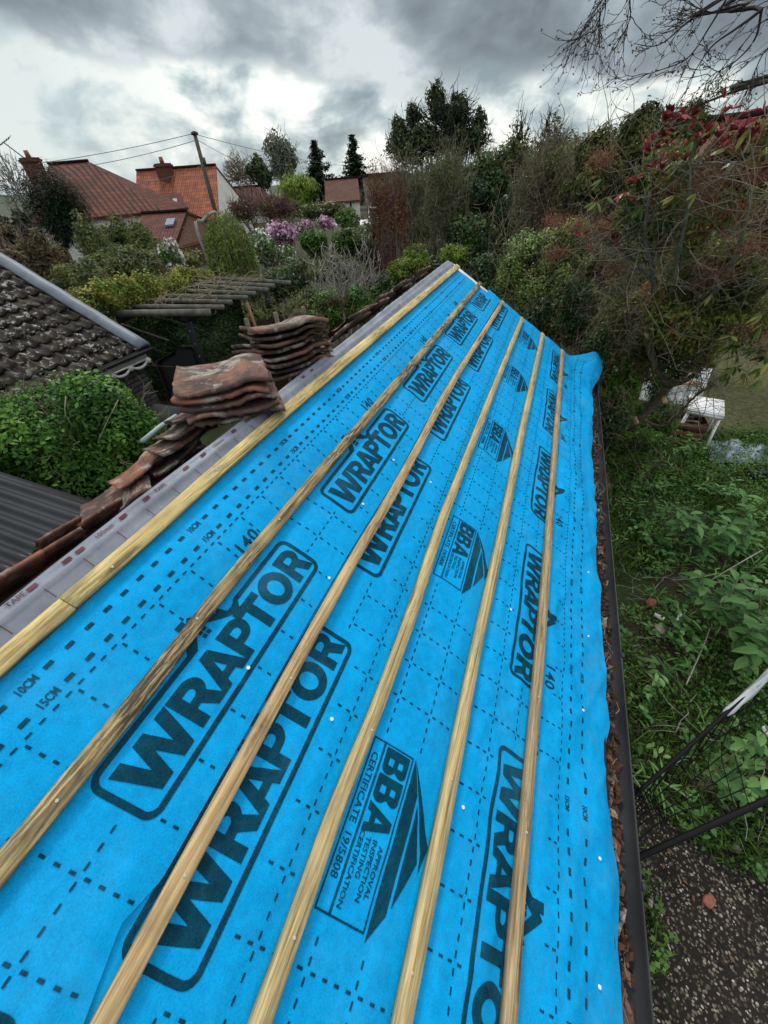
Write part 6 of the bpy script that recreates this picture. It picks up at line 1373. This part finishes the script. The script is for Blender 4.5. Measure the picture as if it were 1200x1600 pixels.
def broad_weed(px, py, z0, h, nst, L, W, seed, label, spread=.35, m='weed'):
    rng = np.random.default_rng(seed); g = onz(px, py, z0); o = thing('leafy_weed', label, 'weed', (g[0], g[1], 0), 'broad leaved weeds in the garden'); V = []; F = []; T = []; g = np.array([g[0], g[1], 0.0])
    SA = []; SB = []
    for s in range(nst):
        a = rng.uniform(0, 6.28); tip = g + np.array([math.cos(a), math.sin(a), 0]) * spread * rng.uniform(.2, 1) + (0, 0, h * rng.uniform(.6, 1.1)); st = g + rng.normal(0, .04, 3) * (1, 1, 0); SA.append(st); SB.append(tip)
        for k in range(rng.integers(7, 12)):
            f = .35 + .65 * k / 10; c = st * (1 - f) + tip * f; b_ = rng.uniform(0, 6.28); dv = np.array([math.cos(b_), math.sin(b_), rng.uniform(-.05, .55)]); dv /= np.linalg.norm(dv); sd_ = np.cross(dv, (0, 0, 1)); sd_ /= np.linalg.norm(sd_); up = np.cross(sd_, dv); ll = L * rng.uniform(.6, 1.15); b = len(V)
            for t, w_ in ((0, .1), (.22, .75), (.5, 1.0), (.78, .62), (1, .03)):
                p = c + dv * ll * t - np.array([0, 0, .3 * ll * t * t]); V += [p - sd_ * W * w_ / 2 + up * W * w_ * .14, p, p + sd_ * W * w_ / 2 + up * W * w_ * .14]
            tn = rng.uniform(.2, .8)
            for q in range(4): F += [[b + q * 3, b + q * 3 + 1, b + q * 3 + 4, b + q * 3 + 3], [b + q * 3 + 1, b + q * 3 + 2, b + q * 3 + 5, b + q * 3 + 4]]; T += [tn + .08, tn - .04]
    mk('leaves', V, F, G[m], o, tone=np.clip(T, 0, 1)); Vs, Fs, _ = strands(np.array(SA), np.array(SB), rng, 6, .0, .06, .006, .5, 5); mk('stems', Vs, Fs, B_['greentwig'], o)
for i, (px, py, z0, h, ns, L, W, lb, sp_) in enumerate([(1100, 830, .45, .8, 11, .20, .070, 'large leafed green weed growing highest beside the right edge', .4), (1165, 830, .5, .8, 9, .20, .070, 'broad leaved plant cut by the right edge above the others', .35), (1135, 940, .45, .75, 10, .19, .075, 'lush weed with wide leaves beside the bare forked stem', .38),
    (1190, 985, .6, .95, 8, .20, .085, 'tall weed whose big leaves touch the right edge', .3), (1190, 1190, .9, 1.0, 5, .13, .06, 'single leafy sprig between the black bars and the right edge', .2), (1080, 1000, .15, .35, 6, .09, .05, 'low wide leaved weed near the fallen stones', .3), (1120, 760, .2, .4, 8, .12, .03, 'narrow leaved clump below the folded cover', .35), (1010, 1100, .05, .22, 6, .06, .035, 'small weed close to the wall foot', .3), (1072, 700, .15, .45, 9, .11, .045, 'leafy clump standing in front of the white table', .35), (1020, 850, .1, .35, 8, .10, .045, 'bright weed clump between the gutter and the largest weeds', .3), (1010, 760, .1, .4, 8, .10, .045, 'leafy weed below the leaning trunk near the gutter', .3)]):
    broad_weed(px, py, z0, h, ns, L, W, 90 + i, lb, sp_)
def dry_stems():
    rng = np.random.default_rng(95)
    for k, (a, b, h0, h1, r, lb) in enumerate([((1072, 905), (1200, 925), .35, .45, .008, 'pale forked dead stem lying over the weeds'), ((1110, 980), (1072, 1070), .2, .15, .006, 'thin straw coloured stem leaning down the bank'), ((1090, 920), (1190, 860), .3, .5, .005, 'fine dry stem rising toward the large weeds')]):
        P0 = onz(*a, h0); P1 = onz(*b, h1); o = thing('dead_stem', lb, 'stem', P0 * (1, 1, 0)); tube_obj('stem', [P0, P0 * .6 + P1 * .4 + (0, 0, .03), P1], [r * .6, r, r * 1.2], B_['greytwig'], o, 6, 12)
        S = P0 + rng.normal(0, .01, (7, 3)); E = S + (P0 - P1) / np.linalg.norm(P1 - P0) * .08 + rng.normal(0, .045, (7, 3)); V, F, _ = strands(S, E, rng, 5, 0, .1, r * .5, .4, 4); mk('side_shoots', V, F, B_['greytwig'], o)
    n = 150; x = rng.uniform(.9, 4.2, n); y = rng.uniform(1.2, 6.5, n); S = np.stack([x, y, rng.uniform(.02, .12, n)], 1); E = S + rng.normal(0, .28, (n, 3)) * (1, 1, .25); E[:, 2] = np.abs(E[:, 2]); V, F, _ = strands(S, E, rng, 7, -.2, .14, .0035, .5, 4); setp(mk('dry_stalks', V, F, B_['greytwig']), kind='stuff')
dry_stems()
# ------------------------------------------------------------------ things lying in the garden
def rock(name, px, py, z, size, m, label, cat, seed):
    c = onz(px, py, z); bm = bmesh.new(); bmesh.ops.create_icosphere(bm, subdivisions=3, radius=1)
    for v in bm.verts:
        d = np.array(v.co); k = 1 + .28 * (float(fbm(d * 1.6 + seed, 3, seed)) - .5) * 2; d = np.sign(d) * np.abs(d) ** .75 * k; v.co = Vector((d[0] * size[0], d[1] * size[1], d[2] * size[2]))
    me = bpy.data.meshes.new(name); bm.to_mesh(me); bm.free(); me.materials.append(m); o = bpy.data.objects.new(name, me); col.objects.link(o); o.location = (c[0], c[1], z); o.rotation_euler = (0, 0, seed); return setp(o, label, cat)
STONE = simple('pale_stone', (.38, .33, .25), .9, .4, 22, .006); BRK = simple('weathered_brick', (.30, .12, .08), .9, .4, 22, .006)
rock('brick', 1017, 942, .06, (.062, .045, .035), BRK, 'weathered pinkish half brick above the white cup', 'brick', 1)
rock('stone', 1032, 985, .05, (.065, .05, .04), STONE, 'rough pale stone just below the white cup', 'stone', 2)
rock('stone', 1143, 1036, .05, (.06, .045, .04), STONE, 'buff stone to the lower right among the weeds', 'stone', 3)
rock('brick', 1108, 1408, .03, (.045, .03, .02), BRK, 'small orange piece of brick on the dark gravel', 'brick', 4)
rock('stone', 1015, 1412, .03, (.02, .03, .015), STONE, 'little pale stone on the gravel near the gutter', 'stone', 6)
rock('stone', 1150, 1325, .03, (.035, .03, .02), simple('grey_stone', (.20, .19, .16), .9, .3, 22, .004), 'flat grey stone on the gravel beneath the lower black bar', 'stone', 7)
def cup():
    c = onz(1030, 963, .06); o = thing('cup', 'small white plastic cup lying on its side among stones', 'cup', (c[0], c[1], .03)); ax = Vector((.8, -.35, -.1)).normalized(); n = 20; V = []; s = ax.cross(Vector((0, 0, 1))).normalized(); u = s.cross(ax)
    prof = [(-.05, .021), (-.05, .0), (-.05, .021), (.045, .032), (.048, .034), (.046, .030), (-.044, .019), (-.044, 0)]
    for x, r in prof[2:]:
        for k in range(n): a = 2 * math.pi * k / n; V.append(Vector((c[0], c[1], .05)) + ax * x + (s * math.cos(a) + u * math.sin(a)) * r)
    m = len(prof) - 2; F = [[j * n + k, j * n + (k + 1) % n, (j + 1) * n + (k + 1) % n, (j + 1) * n + k] for j in range(m - 1) for k in range(n)] + [list(range(n))[::-1]]
    mk('cup_body', V, F, M['white'], o, smooth=False)
    c2 = onz(1056, 975, .08); e = onz(1064, 958, .12); mb = MB(); mb.bar(c2, e, .03, .004); p = mb.build('plastic_offcut', M['white'], None); setp(p, 'flat white plastic offcut standing beside the pale stone', 'plastic')
cup()
def table():
    o = thing('plastic_table', 'small white plastic table standing at the edge of the mossy lawn', 'table', (2.98, 7.7, 0)); R = Matrix.Rotation(math.radians(-12), 3, 'Z'); mb = MB(); c = Vector((2.98, 7.72, .70)); mb.box(c, (.52, .66, .03), R)
    for sx in (-1, 1): mb.box(c + R @ Vector((sx * .245, 0, -.035)), (.03, .66, .05), R)
    for sy in (-1, 1): mb.box(c + R @ Vector((0, sy * .315, -.035)), (.46, .03, .05), R)
    mb.build('tabletop', M['white'], o)
    for sx in (-1, 1):
        for sy in (-1, 1):
            a = c + R @ Vector((sx * .22, sy * .28, -.02)); b = c + R @ Vector((sx * .27, sy * .33, -.70)); mb = MB(); mb.bar(a, b, .05, .03); mb.build('leg', M['white'], o)
    o = thing('wooden_crate', 'brown wooden crate tucked under the white plastic table', 'crate', (2.8, 7.75, 0)); cm = simple('crate_wood', (.16, .08, .045), .8, .4, 8)
    for z in (.08, .24, .40): mb = MB(); [mb.box((2.82 + dx, 7.65 + dy, z), sz) for dx, dy, sz in ((0, -.22, (.5, .018, .13)), (0, .22, (.5, .018, .13)), (-.25, 0, (.018, .42, .13)), (.25, 0, (.018, .42, .13)))]; mb.build('slat_row', cm, o)
    # bright greenhouse panes glimpsed through the branches
    o = thing('cold_frame', 'bright white framed garden cold frame glimpsed through the photinia branches', 'cold frame', (*at(1055, 575, 9.6)[:2], 0)); a = at(1015, 585, 9.4); b = at(1115, 590, 9.6); h = np.array([0, 0, .75])
    a = np.array([a[0], a[1], .1]); b = np.array([b[0], b[1], .1]); mb = MB()
    for k in range(6):
        f = k / 5; q = a * (1 - f) + b * f; mb.bar(q, q + h + (0, .35, 0), .03, .03, (1, 0, 0))
    mb.bar(a, b, .05, .05); mb.bar(a + h + (0, .35, 0), b + h + (0, .35, 0), .05, .05); mb.build('frame', M['white'], o)
    polys_obj('glazing', thick([a + (0, .01, 0), b + (0, .01, 0), b + h + (0, .34, 0), a + h + (0, .34, 0)], .006), simple('bright_polycarbonate', (.82, .84, .85), .08, .05, 3), o)
    wood_ = MB(); p = at(1050, 655, 8.6); wood_.bar(onz(1020, 600, .55), onz(1095, 598, .55), .12, .03); w_ = wood_.build('wooden_plank', simple('salmon_plank', (.42, .24, .16), .8, .2, 8), None); setp(w_, 'pinkish plank lying flat behind the leaning trunk', 'plank')
table()
def cover_sheet():
    rng = np.random.default_rng(3); n = 46; P = [onz(1104, 682, .12), onz(1215, 690, .12), onz(1215, 722, .12), onz(1118, 716, .12)]; V = []
    for i in range(n):
        for j in range(n):
            a, b = i / (n - 1), j / (n - 1); q = (P[0] * (1 - a) + P[1] * a) * (1 - b) + (P[3] * (1 - a) + P[2] * a) * b; e = math.sin(math.pi * min(max(b, .02), .98)) ** .5 * math.sin(math.pi * min(max(a, .02), .98)) ** .4
            V.append(q + np.array([0, 0, e * (.10 + .22 * abs(float(fbm(np.array([a * 5, b * 3.2, 1.0]), 3, 4)) - .5) * 2 + .05 * math.sin(a * 17 + b * 4)) - .10]))
    F = [[i * n + j, (i + 1) * n + j, (i + 1) * n + j + 1, i * n + j + 1] for i in range(n - 1) for j in range(n - 1)]; m = len(V); V += [v - (0, 0, .012) for v in V]; F = [f[::-1] for f in F] + [[q + m for q in f] for f in F]
    o = mk('folded_cover', V, F, simple('grey_blue_cover', (.26, .31, .35), .5, .2, 5, .003), smooth=True); setp(o, 'crumpled grey blue sheet cover lying at the lawn edge', 'cover')
    a = onz(1170, 742, .1); b = onz(1240, 740, .1); mb = MB(); mb.bar(a, b, .10, .12); q = mb.build('dark_tub', simple('navy_plastic', (.008, .012, .03), .5, .2, 5), None); setp(q, 'dark navy plastic edge below the grey blue cover', 'tub')
cover_sheet()
def black_frame():
    o = thing('wire_frame', 'old black metal frame with slack wires leaning in the weeds at the right', 'metal frame', (*onz(1100, 1230, .6)[:2], 0)); bk = simple('black_painted_metal', (.006, .006, .006), .7, .3, 8); z = .85
    A0, A1 = onz(998, 1237, z - .25), onz(1150, 1100, z); B0, B1 = onz(985, 1345, z - .35), onz(1260, 1222, z + .1)
    tube_obj('bar', [A0, A0 * .5 + A1 * .5 + (0, 0, .02), A1, A1 + (A1 - A0) * .6], [.014, .014], bk, o, 10, 18); tube_obj('bar', [B0, B0 * .5 + B1 * .5 + (0, 0, .015), B1], [.019, .019], bk, o, 10, 16)
    for b_ in (A0, B0): tube_obj('leg', [b_, np.array([b_[0], b_[1], 0])], [.014, .014], bk, o, 8)
    rng = np.random.default_rng(9); 
    for k in range(9):
        f = .10 + .095 * k; p = B0 * (1 - f * .8) + B1 * f * .8; q = A0 * (1 - f) + (A1 + (A1 - A0) * .6) * f
        m_ = (p + q) / 2 + np.array([-.10 - .02 * k * 0, 0, -.10 + rng.normal(0, .02)]); tube_obj('wire', [p, p * .6 + m_ * .4 + (0, 0, -.03), m_, q], [.0036, .0036], bk, o, 4, 18)
    for k in range(5):
        s = .15 + k * .16; P = [B0 * (1 - t) + B1 * t if False else (B0 * (1 - t) + B1 * t) * (1 - s) + (A0 * (1 - t) + (A1 + (A1 - A0) * .6) * t) * s + np.array([-.06 * math.sin(math.pi * t), .03 * math.sin(7 * t + k), -.14 * math.sin(math.pi * s)]) for t in np.linspace(.02, .95, 8)]
        tube_obj('wire', P, [.0036, .0036], bk, o, 4, 22)
    # wrap on the upper bar
    c0 = A1 + (A0 - A1) * .12; c1 = A1 + (A1 - A0) * .62; V = []; n = 18; mseg = 12
    for i in range(n):
        f = i / (n - 1); c = c0 * (1 - f) + c1 * f; d = (c1 - c0) / np.linalg.norm(c1 - c0); s = np.cross(d, (0, 0, 1)); s /= np.linalg.norm(s); u = np.cross(s, d)
        for k in range(mseg):
            a = 2 * math.pi * k / mseg; r = (.012 if i == 0 else .019) + .006 * math.sin(a * 3 + f * 5) + .003 * math.sin(a * 5 - f * 13); V.append(c + (s * math.cos(a) * 1.25 + u * math.sin(a) * .8) * r)
    F = [[i * mseg + k, (i + 1) * mseg + k, (i + 1) * mseg + (k + 1) % mseg, i * mseg + (k + 1) % mseg] for i in range(n - 1) for k in range(mseg)] + [list(range(mseg)), list(range((n - 1) * mseg, n * mseg))[::-1]]
    w_ = mk('plastic_wrap', V, F, simple('pale_plastic_wrap', (.46, .48, .49), .4, .25, 10, .002), None, smooth=True); setp(w_, 'pale plastic sheet wrapped round the upper end of the black bar', 'plastic wrap')
    c = onz(1196, 1142, .95); w2 = rock('plastic_bag', 1200, 1143, .9, (.035, .03, .022), simple('grey_white_plastic', (.55, .56, .56), .4, .2, 8), 'crumpled white plastic scrap at the right edge below the wrap', 'plastic', 5)
black_frame()
